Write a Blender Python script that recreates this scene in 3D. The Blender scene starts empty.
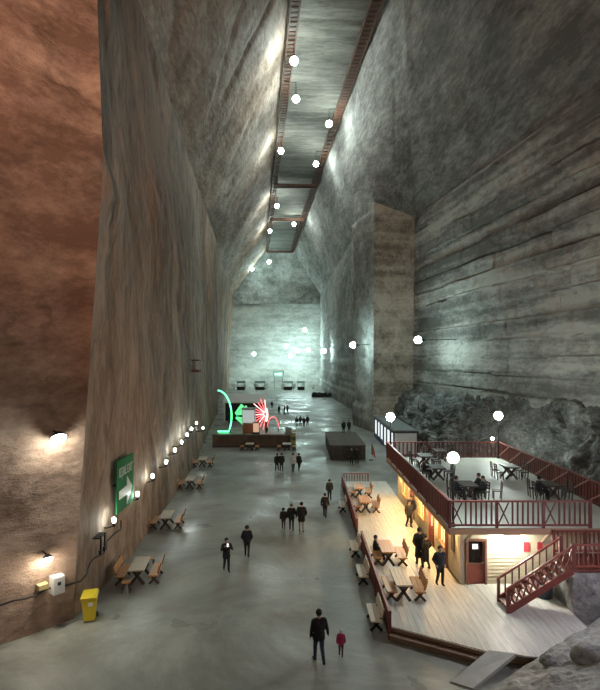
import bpy, bmesh, math, random
from mathutils import Vector, Matrix, noise

# ------------------------------------------------------------------ camera, world, exposure
S = bpy.context.scene
C = S.collection
F, CX, HY, CAMZ = 540.0, 300.0, 360.0, 10.2       # focal length in pixels, vanishing column, horizon row, eye height
cam_d = bpy.data.cameras.new('camera')
cam = bpy.data.objects.new('camera', cam_d)
C.objects.link(cam)
cam.location = (0, 0, CAMZ)
cam.rotation_euler = (math.pi / 2, 0, 0)
cam_d.sensor_fit = 'HORIZONTAL'
cam_d.sensor_width = 36.0
cam_d.lens = F / 600.0 * 36.0
cam_d.shift_y = (HY - 345.0) / 600.0
cam_d.clip_end = 1000
S.camera = cam
W = bpy.data.worlds.new('world')
S.world = W
W.use_nodes = True
W.node_tree.nodes['Background'].inputs[0].default_value = (0.55, 0.75, 0.75, 1)
W.node_tree.nodes['Background'].inputs[1].default_value = 0.0
S.view_settings.view_transform = 'Standard'
S.view_settings.look = 'None'
S.view_settings.gamma = 1.0
S.view_settings.use_curve_mapping = False
S.view_settings.exposure = 0.32
try:
    S.cycles.use_denoising = True
    S.cycles.max_bounces = 8
    S.cycles.diffuse_bounces = 5
    S.cycles.sample_clamp_indirect = 4.0
    S.cycles.caustics_reflective = False
    S.cycles.caustics_refractive = False
except Exception:
    pass

COOL = (0.72, 1.0, 0.96)
WHITE = (0.88, 1.0, 0.93)
WARM = (1.0, 0.62, 0.26)
SODIUM = (1.0, 0.54, 0.35)
P_FAR, P_CEIL, P_SIDE, P_POST = 1600, 1450, 2300, 420
P_FLOOD, P_WASH, P_EAVE, P_SOD, P_BACKFILL = 170, 34, 270, 4200, 650

random.seed(7)
RND = random.Random(11)

# ------------------------------------------------------------------ materials
MATS = {}


def nodes_of(name):
    m = bpy.data.materials.new(name)
    m.use_nodes = True
    nt = m.node_tree
    return m, nt, nt.nodes['Principled BSDF']


def mat(name, col, rough=0.6, metal=0.0, var=0.12, scale=6.0, bump=0.0, grain=None):
    """Plain procedural surface: colour broken up by noise, optional grain direction and bump."""
    if name in MATS:
        return MATS[name]
    m, nt, b = nodes_of(name)
    tc = nt.nodes.new('ShaderNodeTexCoord')
    mp = nt.nodes.new('ShaderNodeMapping')
    mp.inputs['Scale'].default_value = grain or (1, 1, 1)
    nt.links.new(tc.outputs['Object'], mp.inputs['Vector'])
    n = nt.nodes.new('ShaderNodeTexNoise')
    n.inputs['Scale'].default_value = scale
    n.inputs['Detail'].default_value = 4
    nt.links.new(mp.outputs[0], n.inputs['Vector'])
    r = nt.nodes.new('ShaderNodeValToRGB')
    r.color_ramp.elements[0].position = 0.3
    r.color_ramp.elements[1].position = 0.7
    r.color_ramp.elements[0].color = tuple(c * (1 - var) for c in col) + (1,)
    r.color_ramp.elements[1].color = tuple(min(1, c * (1 + var)) for c in col) + (1,)
    nt.links.new(n.outputs['Fac'], r.inputs[0])
    nt.links.new(r.outputs[0], b.inputs['Base Color'])
    b.inputs['Roughness'].default_value = rough
    b.inputs['Metallic'].default_value = metal
    if bump:
        bp = nt.nodes.new('ShaderNodeBump')
        bp.inputs['Strength'].default_value = bump
        bp.inputs['Distance'].default_value = 0.02
        nt.links.new(n.outputs['Fac'], bp.inputs['Height'])
        nt.links.new(bp.outputs[0], b.inputs['Normal'])
    MATS[name] = m
    return m


def emit(name, col, strength):
    if name in MATS:
        return MATS[name]
    m, nt, b = nodes_of(name)
    b.inputs['Base Color'].default_value = (0.8, 0.8, 0.8, 1)
    b.inputs['Emission Color'].default_value = tuple(col) + (1,)
    b.inputs['Emission Strength'].default_value = strength
    MATS[name] = m
    return m


def glass(name, col):
    if name in MATS:
        return MATS[name]
    m, nt, b = nodes_of(name)
    b.inputs['Base Color'].default_value = tuple(col) + (1,)
    b.inputs['Roughness'].default_value = 0.08
    MATS[name] = m
    return m


def rock(name, dark, mid, light, scale=(1, 1, 1), strata=0.0, bump=0.6, rough=0.75, big=0.09, stain=None, rot=(0, 0, 0), fine=0.3, crack=0.28):
    """Cut salt rock: large patches, streaks drawn out along the tool direction, fine cracks and relief."""
    m, nt, b = nodes_of(name)
    L = nt.links.new
    tc = nt.nodes.new('ShaderNodeTexCoord')
    mp = nt.nodes.new('ShaderNodeMapping')
    mp.inputs['Rotation'].default_value = rot
    mp.inputs['Scale'].default_value = scale
    L(tc.outputs['Object'], mp.inputs['Vector'])
    n1 = nt.nodes.new('ShaderNodeTexNoise')
    n1.inputs['Scale'].default_value = big
    n1.inputs['Detail'].default_value = 9
    n1.inputs['Roughness'].default_value = 0.62
    n1.inputs['Distortion'].default_value = 0.6
    L(mp.outputs[0], n1.inputs['Vector'])
    n2 = nt.nodes.new('ShaderNodeTexNoise')
    n2.inputs['Scale'].default_value = 0.55
    n2.inputs['Detail'].default_value = 12
    n2.inputs['Roughness'].default_value = 0.74
    L(mp.outputs[0], n2.inputs['Vector'])
    mx = nt.nodes.new('ShaderNodeMath')
    mx.operation = 'MULTIPLY_ADD'
    mx.inputs[1].default_value = 0.55
    L(n2.outputs['Fac'], mx.inputs[0])
    h = nt.nodes.new('ShaderNodeMath')
    h.operation = 'MULTIPLY'
    h.inputs[1].default_value = 0.5
    L(n1.outputs['Fac'], h.inputs[0])
    L(h.outputs[0], mx.inputs[2])
    n4 = nt.nodes.new('ShaderNodeTexNoise')
    n4.inputs['Scale'].default_value = 2.6
    n4.inputs['Detail'].default_value = 8
    n4.inputs['Roughness'].default_value = 0.7
    L(mp.outputs[0], n4.inputs['Vector'])
    s4 = nt.nodes.new('ShaderNodeMath')
    s4.operation = 'SUBTRACT'
    s4.inputs[1].default_value = 0.5
    L(n4.outputs['Fac'], s4.inputs[0])
    m4 = nt.nodes.new('ShaderNodeMath')
    m4.operation = 'MULTIPLY_ADD'
    m4.inputs[1].default_value = fine
    L(s4.outputs[0], m4.inputs[0])
    L(mx.outputs[0], m4.inputs[2])
    mx = m4
    fac = mx.outputs[0]
    if strata:
        w = nt.nodes.new('ShaderNodeTexNoise')
        w.noise_dimensions = '3D'
        w.inputs['Scale'].default_value = 1.0
        w.inputs['Detail'].default_value = 3
        mp2 = nt.nodes.new('ShaderNodeMapping')
        mp2.inputs['Scale'].default_value = (0.03, 0.03, 0.8)
        L(tc.outputs['Object'], mp2.inputs['Vector'])
        L(mp2.outputs[0], w.inputs['Vector'])
        a = nt.nodes.new('ShaderNodeMath')
        a.operation = 'MULTIPLY_ADD'
        a.inputs[1].default_value = strata
        s = nt.nodes.new('ShaderNodeMath')
        s.operation = 'SUBTRACT'
        s.inputs[1].default_value = 0.5
        L(w.outputs['Fac'], s.inputs[0])
        L(s.outputs[0], a.inputs[0])
        L(fac, a.inputs[2])
        fac = a.outputs[0]
    r = nt.nodes.new('ShaderNodeValToRGB')
    e = r.color_ramp.elements
    e[0].position, e[1].position = 0.425, 0.64
    e[0].color, e[1].color = tuple(dark) + (1,), tuple(light) + (1,)
    k = e.new(0.53)
    k.color = tuple(mid) + (1,)
    L(fac, r.inputs[0])
    col = r.outputs[0]
    if stain:
        n3 = nt.nodes.new('ShaderNodeTexNoise')
        n3.inputs['Scale'].default_value = 0.045
        n3.inputs['Detail'].default_value = 5
        L(tc.outputs['Object'], n3.inputs['Vector'])
        r3 = nt.nodes.new('ShaderNodeValToRGB')
        r3.color_ramp.elements[0].position, r3.color_ramp.elements[1].position = 0.42, 0.62
        L(n3.outputs['Fac'], r3.inputs[0])
        mc = nt.nodes.new('ShaderNodeMix')
        mc.data_type = 'RGBA'
        L(r3.outputs[0], mc.inputs[0])
        L(col, mc.inputs[6])
        mm = nt.nodes.new('ShaderNodeMix')
        mm.data_type = 'RGBA'
        mm.blend_type = 'MULTIPLY'
        mm.inputs[0].default_value = 1.0
        mm.inputs[7].default_value = tuple(stain) + (1,)
        L(col, mm.inputs[6])
        L(mm.outputs[2], mc.inputs[7])
        col = mc.outputs[2]
    if crack:
        n5 = nt.nodes.new('ShaderNodeTexNoise')
        n5.inputs['Scale'].default_value = 0.22
        n5.inputs['Detail'].default_value = 7
        n5.inputs['Roughness'].default_value = 0.55
        L(mp.outputs[0], n5.inputs['Vector'])
        s5 = nt.nodes.new('ShaderNodeMath')
        s5.operation = 'SUBTRACT'
        s5.inputs[1].default_value = 0.5
        a5 = nt.nodes.new('ShaderNodeMath')
        a5.operation = 'ABSOLUTE'
        L(n5.outputs['Fac'], s5.inputs[0])
        L(s5.outputs[0], a5.inputs[0])
        r5 = nt.nodes.new('ShaderNodeValToRGB')
        r5.color_ramp.elements[0].position, r5.color_ramp.elements[1].position = 0.0, 0.022
        r5.color_ramp.elements[0].color = (1 - crack, 1 - crack, 1 - crack, 1)
        r5.color_ramp.elements[1].color = (1, 1, 1, 1)
        L(a5.outputs[0], r5.inputs[0])
        m5 = nt.nodes.new('ShaderNodeMix')
        m5.data_type = 'RGBA'
        m5.blend_type = 'MULTIPLY'
        m5.inputs[0].default_value = 1.0
        L(col, m5.inputs[6])
        L(r5.outputs[0], m5.inputs[7])
        col = m5.outputs[2]
    L(col, b.inputs['Base Color'])
    b.inputs['Roughness'].default_value = rough
    b.inputs['Specular IOR Level'].default_value = 0.35
    bp = nt.nodes.new('ShaderNodeBump')
    bp.inputs['Strength'].default_value = bump
    bp.inputs['Distance'].default_value = 0.35
    L(mx.outputs[0], bp.inputs['Height'])
    L(bp.outputs[0], b.inputs['Normal'])
    MATS[name] = m
    return m


def floor_mat():
    m, nt, b = nodes_of('salt_floor')
    L = nt.links.new
    tc = nt.nodes.new('ShaderNodeTexCoord')
    n1 = nt.nodes.new('ShaderNodeTexNoise')
    n1.inputs['Scale'].default_value = 0.16
    n1.inputs['Detail'].default_value = 12
    n1.inputs['Roughness'].default_value = 0.72
    n1.inputs['Distortion'].default_value = 0.8
    L(tc.outputs['Object'], n1.inputs['Vector'])
    r = nt.nodes.new('ShaderNodeValToRGB')
    e = r.color_ramp.elements
    e[0].position, e[1].position = 0.34, 0.66
    e[0].color, e[1].color = (0.155, 0.155, 0.132, 1), (0.38, 0.385, 0.345, 1)
    e.new(0.5).color = (0.25, 0.252, 0.222, 1)
    L(n1.outputs['Fac'], r.inputs[0])
    L(r.outputs[0], b.inputs['Base Color'])
    n2 = nt.nodes.new('ShaderNodeTexNoise')
    n2.inputs['Scale'].default_value = 0.22
    n2.inputs['Detail'].default_value = 5
    L(tc.outputs['Object'], n2.inputs['Vector'])
    rr = nt.nodes.new('ShaderNodeValToRGB')
    rr.color_ramp.elements[0].position, rr.color_ramp.elements[1].position = 0.35, 0.65
    rr.color_ramp.elements[0].color = (0.26, 0.26, 0.26, 1)
    rr.color_ramp.elements[1].color = (0.6, 0.6, 0.6, 1)
    L(n2.outputs['Fac'], rr.inputs[0])
    L(rr.outputs[0], b.inputs['Roughness'])
    n3 = nt.nodes.new('ShaderNodeTexNoise')
    n3.inputs['Scale'].default_value = 1.3
    n3.inputs['Detail'].default_value = 6
    L(tc.outputs['Object'], n3.inputs['Vector'])
    bp = nt.nodes.new('ShaderNodeBump')
    bp.inputs['Strength'].default_value = 0.35
    bp.inputs['Distance'].default_value = 0.06
    L(n3.outputs['Fac'], bp.inputs['Height'])
    L(bp.outputs[0], b.inputs['Normal'])
    return m


M_FLOOR = floor_mat()
M_LEFT = rock('rock_left', (0.15, 0.112, 0.085), (0.30, 0.23, 0.18), (0.47, 0.375, 0.305), scale=(1, 1.0, 0.38), rot=(0.3, 0, 0), bump=0.8, stain=(0.9, 0.72, 0.60))
M_NEAR = rock('rock_left_near', (0.20, 0.135, 0.105), (0.34, 0.25, 0.20), (0.50, 0.39, 0.32), scale=(0.6, 0.6, 1.1), rot=(0.25, 0.2, 0), strata=0.22, bump=0.9, stain=(1.0, 0.80, 0.66), fine=0.35)
M_SLOPE_L = rock('rock_slope_left', (0.19, 0.155, 0.13), (0.37, 0.31, 0.265), (0.56, 0.50, 0.445), scale=(1.0, 0.3, 1.0), rot=(0.5, 0, 0), bump=0.9, fine=0.4, stain=(0.95, 0.82, 0.72))
M_GREY = rock('rock_grey', (0.17, 0.175, 0.165), (0.33, 0.345, 0.325), (0.54, 0.55, 0.52), scale=(1, 1, 1), bump=0.6)
M_BLOCK = rock('rock_courses', (0.17, 0.168, 0.157), (0.31, 0.31, 0.29), (0.52, 0.52, 0.485), scale=(0.4, 0.4, 1.0), strata=0.75, bump=0.6, fine=0.35)
M_SLOPE = rock('rock_slope', (0.15, 0.152, 0.145), (0.29, 0.295, 0.28), (0.50, 0.51, 0.485), scale=(1.0, 0.24, 1.0), bump=0.9, fine=0.4)
M_PILL = rock('rock_pilaster', (0.19, 0.155, 0.125), (0.38, 0.32, 0.26), (0.56, 0.48, 0.40), strata=0.5, bump=0.6)
M_END = rock('rock_end', (0.30, 0.31, 0.29), (0.46, 0.48, 0.45), (0.62, 0.64, 0.60), scale=(0.6, 1, 1.3), strata=0.25, bump=0.5, crack=0.12)
M_CEIL = rock('rock_ceiling', (0.11, 0.11, 0.095), (0.20, 0.20, 0.175), (0.31, 0.31, 0.275), scale=(0.3, 1.4, 1), bump=0.3)
M_RUBBLE = rock('rock_rubble', (0.06, 0.062, 0.06), (0.15, 0.155, 0.15), (0.36, 0.37, 0.36), scale=(1.6, 1.6, 1.6), bump=0.9)
M_MOUND = rock('salt_mound', (0.20, 0.20, 0.19), (0.34, 0.34, 0.33), (0.5, 0.5, 0.48), scale=(1.6, 1.6, 1.6), bump=0.7)

RED = lambda: mat('red_brown_wood', (0.15, 0.040, 0.031), 0.5, var=0.25, scale=3, grain=(6, 6, 1))
DRED = lambda: mat('rail_cap_wood', (0.21, 0.055, 0.042), 0.45, var=0.2, scale=3)
WOOD = lambda: mat('varnished_wood', (0.52, 0.25, 0.09), 0.42, var=0.22, scale=4, grain=(8, 1, 8))
PALEW = lambda: mat('pale_worn_wood', (0.60, 0.50, 0.38), 0.5, var=0.15, scale=4, grain=(8, 1, 8))
DARKW = lambda: mat('dark_wood', (0.055, 0.035, 0.028), 0.5, var=0.25, scale=5, grain=(6, 1, 6))
STEP = lambda: mat('brown_plank_wood', (0.20, 0.13, 0.085), 0.6, var=0.28, scale=3, grain=(1, 6, 6))
DECK = lambda: mat('deck_board', (0.56, 0.55, 0.51), 0.45, var=0.16, scale=2.2, grain=(5, 0.5, 5))
CREAM = lambda: mat('cream_siding', (0.62, 0.56, 0.42), 0.55, var=0.06, scale=2)
IRON = lambda: mat('dark_iron', (0.02, 0.02, 0.022), 0.5, 0.4)
RUST = lambda: mat('rusty_steel', (0.11, 0.052, 0.032), 0.7, var=0.35, scale=2)
BLACK = lambda: mat('black_plastic', (0.012, 0.012, 0.014), 0.5)
WHITEP = lambda: mat('white_paint', (0.75, 0.76, 0.75), 0.5, var=0.04)


# ------------------------------------------------------------------ mesh helpers
class MB:
    def __init__(self):
        self.v, self.f, self.mi = [], [], []

    def add(self, vs, fs, mi=0):
        o = len(self.v)
        self.v += [tuple(p) for p in vs]
        self.f += [tuple(i + o for i in f) for f in fs]
        self.mi += [mi] * len(fs)
        return self

    def box(self, c, s, rz=0.0, mi=0):
        hx, hy, hz = s[0] / 2, s[1] / 2, s[2] / 2
        cr, sr = math.cos(rz), math.sin(rz)
        vs = []
        for dz in (-hz, hz):
            for dx, dy in ((-hx, -hy), (hx, -hy), (hx, hy), (-hx, hy)):
                vs.append((c[0] + dx * cr - dy * sr, c[1] + dx * sr + dy * cr, c[2] + dz))
        return self.add(vs, [(3, 2, 1, 0), (4, 5, 6, 7), (0, 1, 5, 4), (1, 2, 6, 5), (2, 3, 7, 6), (3, 0, 4, 7)], mi)

    def bar(self, a, b, w, h, mi=0):
        """Rectangular bar from a to b; w across (horizontal), h along the other normal."""
        a, b = Vector(a), Vector(b)
        d = (b - a).normalized()
        up = Vector((0, 0, 1)) if abs(d.z) < 0.95 else Vector((0, 1, 0))
        x = d.cross(up).normalized() * (w / 2)
        y = x.cross(d).normalized() * (h / 2)
        vs = [a - x - y, a + x - y, a + x + y, a - x + y, b - x - y, b + x - y, b + x + y, b - x + y]
        return self.add(vs, [(0, 1, 2, 3), (7, 6, 5, 4), (0, 4, 5, 1), (1, 5, 6, 2), (2, 6, 7, 3), (3, 7, 4, 0)], mi)

    def tube(self, pts, rs, n=8, mi=0, cap=True):
        pts = [Vector(p) for p in pts]
        if not isinstance(rs, (list, tuple)):
            rs = [rs] * len(pts)
        vs, fs = [], []
        for i, p in enumerate(pts):
            d = (pts[min(i + 1, len(pts) - 1)] - pts[max(i - 1, 0)])
            d = d.normalized() if d.length > 1e-9 else Vector((0, 0, 1))
            up = Vector((0, 0, 1)) if abs(d.z) < 0.9 else Vector((1, 0, 0))
            x = d.cross(up).normalized()
            y = x.cross(d).normalized()
            for k in range(n):
                t = 2 * math.pi * k / n
                vs.append(p + (x * math.cos(t) + y * math.sin(t)) * rs[i])
        for i in range(len(pts) - 1):
            for k in range(n):
                k2 = (k + 1) % n
                fs.append((i * n + k, i * n + k2, (i + 1) * n + k2, (i + 1) * n + k))
        if cap:
            fs.append(tuple(reversed(range(n))))
            fs.append(tuple((len(pts) - 1) * n + k for k in range(n)))
        return self.add(vs, fs, mi)

    def sphere(self, c, r, n=10, m=6, mi=0):
        if not isinstance(r, (list, tuple)):
            r = (r, r, r)
        vs = [(c[0], c[1], c[2] - r[2])]
        for j in range(1, m):
            a = math.pi * j / m - math.pi / 2
            for k in range(n):
                t = 2 * math.pi * k / n
                vs.append((c[0] + r[0] * math.cos(a) * math.cos(t), c[1] + r[1] * math.cos(a) * math.sin(t), c[2] + r[2] * math.sin(a)))
        vs.append((c[0], c[1], c[2] + r[2]))
        fs = []
        for k in range(n):
            k2 = (k + 1) % n
            fs.append((0, 1 + k2, 1 + k))
            for j in range(m - 2):
                fs.append((1 + j * n + k, 1 + j * n + k2, 1 + (j + 1) * n + k2, 1 + (j + 1) * n + k))
            fs.append((1 + (m - 2) * n + k, 1 + (m - 2) * n + k2, len(vs) - 1))
        return self.add(vs, fs, mi)

    def prism(self, poly, z0, z1, mi=0):
        n = len(poly)
        vs = [(p[0], p[1], z0) for p in poly] + [(p[0], p[1], z1) for p in poly]
        fs = [tuple(reversed(range(n))), tuple(range(n, 2 * n))]
        fs += [(i, (i + 1) % n, n + (i + 1) % n, n + i) for i in range(n)]
        return self.add(vs, fs, mi)

    def mesh(self, name, mats, smooth=False):
        me = bpy.data.meshes.new(name)
        me.from_pydata(self.v, [], self.f)
        if not isinstance(mats, (list, tuple)):
            mats = [mats]
        for m in mats:
            me.materials.append(m)
        if len(mats) > 1:
            me.polygons.foreach_set('material_index', self.mi)
        if smooth:
            me.polygons.foreach_set('use_smooth', [True] * len(me.polygons))
        me.update()
        return me

    def build(self, name, mats, parent=None, loc=(0, 0, 0), rz=0.0, smooth=False):
        return link(name, self.mesh(name, mats, smooth), parent, loc, rz)


def link(name, me, parent=None, loc=(0, 0, 0), rz=0.0):
    o = bpy.data.objects.new(name, me)
    C.objects.link(o)
    o.location = loc
    o.rotation_euler = (0, 0, rz)
    if parent:
        o.parent = parent
    return o


def tag(o, label=None, cat=None, group=None, kind=None):
    if label:
        o['label'] = label
    if cat:
        o['category'] = cat
    if group:
        o['group'] = group
    if kind:
        o['kind'] = kind
    return o


def thing(name, label, cat, loc=(0, 0, 0), rz=0.0, group=None):
    return tag(link(name, None, None, loc, rz), label, cat, group)


def struct(o, label, cat=None):
    return tag(o, label, cat or o.name.split('.')[0].replace('_', ' ').split(' ')[0], None, 'structure')


UNIT = {}


def ubox(name, parent, c, s, m, rot=(0, 0, 0)):
    """A box part that shares one unit mesh per material."""
    if m.name not in UNIT:
        UNIT[m.name] = MB().box((0, 0, 0), (1, 1, 1)).mesh('unit_' + m.name, m)
    o = link(name, UNIT[m.name], parent, c)
    o.scale = s
    o.rotation_euler = rot
    return o


def copy_tree(o, parent=None):
    c = o.copy()
    C.objects.link(c)
    if parent is not None:
        c.parent = parent
    for ch in [x for x in o.children]:
        copy_tree(ch, c)
    return c


ORD = ['first', 'second', 'third', 'fourth', 'fifth', 'sixth', 'seventh', 'eighth', 'ninth', 'tenth', 'eleventh', 'twelfth']


def at(px, py, y):
    """World point seen at a pixel when it stands at distance y."""
    return Vector(((px - CX) * y / F, y, CAMZ - (py - HY) * y / F))


def ground(px, py, z=0.0):
    y = F * (CAMZ - z) / (py - HY)
    return Vector(((px - CX) * y / F, y, z))


# ------------------------------------------------------------------ the cavern
ZC = 50.3                                  # height of the flat ceiling strip
hall = lambda u, y: u - y / 12.0           # the hall runs a little to the left of the camera's axis


def surface(name, rows, m, disp, res, label, cat, flip=False, soft=1.6, resj=0.9, smooth=True):
    """rows: lists of points (same length) along the wall, bottom to top; refined bilinearly and displaced along the normal."""
    ni, nj = len(rows), len(rows[0])
    rows = [[Vector(p) for p in r] for r in rows]
    si = []
    for i in range(ni - 1):
        ln = max((rows[i + 1][j] - rows[i][j]).length for j in range(nj))
        y = max(14, min(rows[i][0].y, rows[i + 1][0].y))
        si.append(max(1, int(ln / (res * max(0.45, y / 60.0)))))
    sj = []
    for j in range(nj - 1):
        ln = max((rows[i][j + 1] - rows[i][j]).length for i in range(ni))
        sj.append(max(1, int(ln / (res * resj))))
    grid = []
    for i in range(ni - 1):
        for a in range(si[i] + (1 if i == ni - 2 else 0)):
            t = a / si[i]
            line = [rows[i][j].lerp(rows[i + 1][j], t) for j in range(nj)]
            out = []
            for j in range(nj - 1):
                for q in range(sj[j] + (1 if j == nj - 2 else 0)):
                    out.append(line[j].lerp(line[j + 1], q / sj[j]))
            grid.append(out)
    H, K = len(grid), len(grid[0])
    vs = []
    for i in range(H):
        for k in range(K):
            p = grid[i][k]
            du = grid[min(i + 1, H - 1)][k] - grid[max(i - 1, 0)][k]
            dv = grid[i][min(k + 1, K - 1)] - grid[i][max(k - 1, 0)]
            n = du.cross(dv)
            n = n.normalized() if n.length > 1e-9 else Vector((0, 0, 1))
            if flip:
                n = -n
            ed = min((p - grid[i][0]).length if i >= 0 else 9, (p - grid[i][K - 1]).length, (p - grid[0][k]).length, (p - grid[H - 1][k]).length)
            w = min(1.0, ed / soft)
            vs.append(p + n * disp(p) * w)
    fs = []
    for i in range(H - 1):
        for k in range(K - 1):
            f = (i * K + k, (i + 1) * K + k, (i + 1) * K + k + 1, i * K + k + 1)
            fs.append(tuple(reversed(f)) if flip else f)
    b = MB()
    b.v, b.f, b.mi = [tuple(v) for v in vs], fs, [0] * len(fs)
    o = b.build(name, m, smooth=smooth)
    struct(o, label, cat)
    return o


def fr(p, s, oct=4):
    return noise.fractal(Vector((p[0] * s[0], p[1] * s[1], p[2] * s[2])), 1.0, 2.0, oct)


def ridge(p, s):
    return abs(noise.noise(Vector((p[0] * s[0], p[1] * s[1], p[2] * s[2]))))


def disp_left(p):
    q = (p.x, p.y + 0.55 * p.z, p.z)
    b = noise.fractal(Vector((p.x * 0.1, p.y * 0.1 + 0.02 * p.z, p.z * 0.45 + 0.06 * p.y)), 0.9, 2.1, 5)
    up = max(0.0, min(1.0, (p.z - 8) / 10)) * max(0.0, min(1.0, (32 - p.y) / 12))
    return 0.34 * fr(p, (0.09, 0.09, 0.10), 6) + (0.05 + 0.30 * up) * b + 0.07 * fr(q, (0.3, 0.5, 0.09), 4) - 0.16 * max(0, 0.05 - ridge(q, (0.06, 0.09, 0.035))) / 0.05


def disp_slope(p):
    q = (p.x, p.y + 0.9 * p.z, p.z)
    m = 0.5 + 0.5 * noise.noise(p * 0.05)
    return 0.55 * fr(p, (0.06, 0.06, 0.06), 6) + 0.16 * m * fr(q, (0.08, 0.30, 0.10), 5) - 0.45 * m * max(0, 0.06 - ridge(q, (0.03, 0.06, 0.02))) / 0.06


def disp_block(p):
    zz = p.z + 0.25 * noise.noise(Vector((p.y * 0.05, 3.1, p.z * 0.1)))
    k = math.floor(zz / 1.75)
    f = zz / 1.75 - k
    c = noise.cell(Vector((k * 3.7 + 0.5, 1.5, 0.5)))
    wdt = 7.0 + 5 * noise.cell(Vector((k * 1.3 + 0.5, 9.5, 2.5)))
    b = noise.cell(Vector((math.floor((p.y + 4 * c) / wdt) + 0.5, k + 0.5, 7.5)))
    d = 0.34 * c + 0.12 * b + 0.12 * f
    if f < 0.12:
        d -= 0.26 * (0.3 + noise.cell(Vector((k + 0.5, 4.5, math.floor(p.y / 9) + 0.5))))
    fb = (p.y + 4 * c) / wdt
    if abs(fb - round(fb)) < 0.015:
        d -= 0.07
    return d + 0.22 * fr(p, (0.3, 0.3, 0.5), 5) + 0.3 * fr(p, (0.05, 0.05, 0.06), 3)


def disp_rough(p):
    return 0.5 * fr(p, (0.12, 0.12, 0.15), 5) + 0.15 * fr(p, (0.6, 0.6, 0.8), 3)


def disp_end(p):
    d = 0.6 * fr(p, (0.05, 0.05, 0.09), 5) + 0.25 * fr((p.x, p.y, p.z + 0.12 * p.x), (0.08, 0.1, 0.7), 3)
    return d


# floor
fl = MB()
fl.add([(-60, -20, 0), (60, -20, 0), (60, 205, 0), (-60, 205, 0)], [(0, 1, 2, 3)])
struct(fl.build('floor', M_FLOOR), 'grey trodden salt floor with worn glossy patches', 'floor')

# left wall: (x, y) of the foot, of the belly at 18 m and of the shoulder at 34 m
LP = [((-24, -18), (-24, -18), (-23, -18)),
      ((-19, 9.5), (-18, 9.5), (-17, 9.5)),
      ((-10.7, 19.3), (-9.7, 19.4), (-10.0, 19.5)),
      ((-8.95, 21.2), (-7.8, 21.4), (-8.6, 22.0)),
      ((-8.8, 28.8), (-8.8, 29), (-10.1, 29)),
      ((-10.2, 53), (-10.9, 53), (-12.2, 53)),
      ((-12.3, 70), (-13.0, 70), (-13.7, 70)),
      ((-16.2, 107), (-16.3, 107), (-16.6, 107)),
      ((-18.8, 109), (-18.4, 109), (-17.2, 109)),
      ((-25.9, 198), (-25.4, 198), (-24.7, 198))]
rows = [[(a[0], a[1], -0.3), (b_[0], b_[1], 18), (c_[0], c_[1], 34)] for a, b_, c_ in LP[:4]]
surface('wall_left_near', rows, M_NEAR, disp_left, 0.36, 'reddish brown face of the near left wall turned towards the viewer', 'wall', soft=0.7)
rows = [[(a[0], a[1], -0.3), (b_[0], b_[1], 18), (c_[0], c_[1], 34)] for a, b_, c_ in LP[3:]]
surface('wall_left', rows, M_LEFT, disp_left, 0.42, 'tall cut salt wall with brownish stains along the left', 'wall', soft=0.7)
# left slope up to the ceiling strip
rows = [[(c_[0], c_[1], 34), (hall(4, c_[1]), c_[1], ZC + 0.4)] for a, b_, c_ in LP]
surface('wall_left_upper', rows, M_SLOPE_L, disp_slope, 0.5, 'inclined upper salt wall rising to the ceiling strip on the left', 'wall')

# right wall with its block courses, the pilaster and the wall of the hall behind it: foot, shoulder, ceiling line
RP = [((27.5, -18), (29.5, -18, 30.6), -40),
      ((26, 8), (27.2, 9.5, 30.6), -14),
      ((21, 40), (22.2, 40, 30.6), 17),
      ((15.9, 76.5), (16.4, 77, 30.6), 52)]
rows = [[(a[0], a[1], -0.3), c_] for a, c_, t in RP]
surface('wall_right', rows, M_BLOCK, disp_block, 0.4, 'grey salt wall cut in long horizontal courses on the right', 'wall', flip=True, soft=0.8, resj=0.42, smooth=False)
PP = [((15.9, 76.5), (16.4, 77, 30.6), 52),
      ((10.3, 76), (10.5, 76.2, 32.5), 84)]
rows = [[(a[0], a[1], -0.3), c_] for a, c_, t in PP]
surface('wall_pilaster', rows, M_PILL, disp_rough, 0.45, 'brown banded front of the salt pilaster jutting from the right wall', 'wall', flip=True)
QP = [((10.3, 76), (10.5, 76.2, 32.5), 84),
      ((8.4, 84.7), (8.5, 85, 35), 98),
      ((10.6, 92), (10.6, 92, 35), 106),
      ((10.7, 110), (10.9, 110, 35), 118),
      ((9.1, 137), (9.6, 137, 34.5), 140),
      ((6.9, 198), (7.4, 198, 34), 198)]
rows = [[(a[0], a[1], -0.3), c_] for a, c_, t in QP]
surface('wall_right_far', rows, M_GREY, lambda p: 0.6 * disp_block(p), 0.45, 'pale side of the pilaster and hall wall running back from it', 'wall', flip=True)
for nm, lst, lab in (('wall_right_upper', RP, 'inclined upper salt wall above the block courses on the right'),
                     ('wall_pilaster_upper', PP, 'wedge of rock between pilaster and ceiling strip'),
                     ('wall_right_far_upper', QP, 'inclined upper wall behind the pilaster on the right')):
    rows = [[c_, (hall(14, t), t, ZC + 0.4)] for a, c_, t in lst]
    surface(nm, rows, M_SLOPE, disp_slope, 0.5, lab, 'wall', flip=True)

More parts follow.
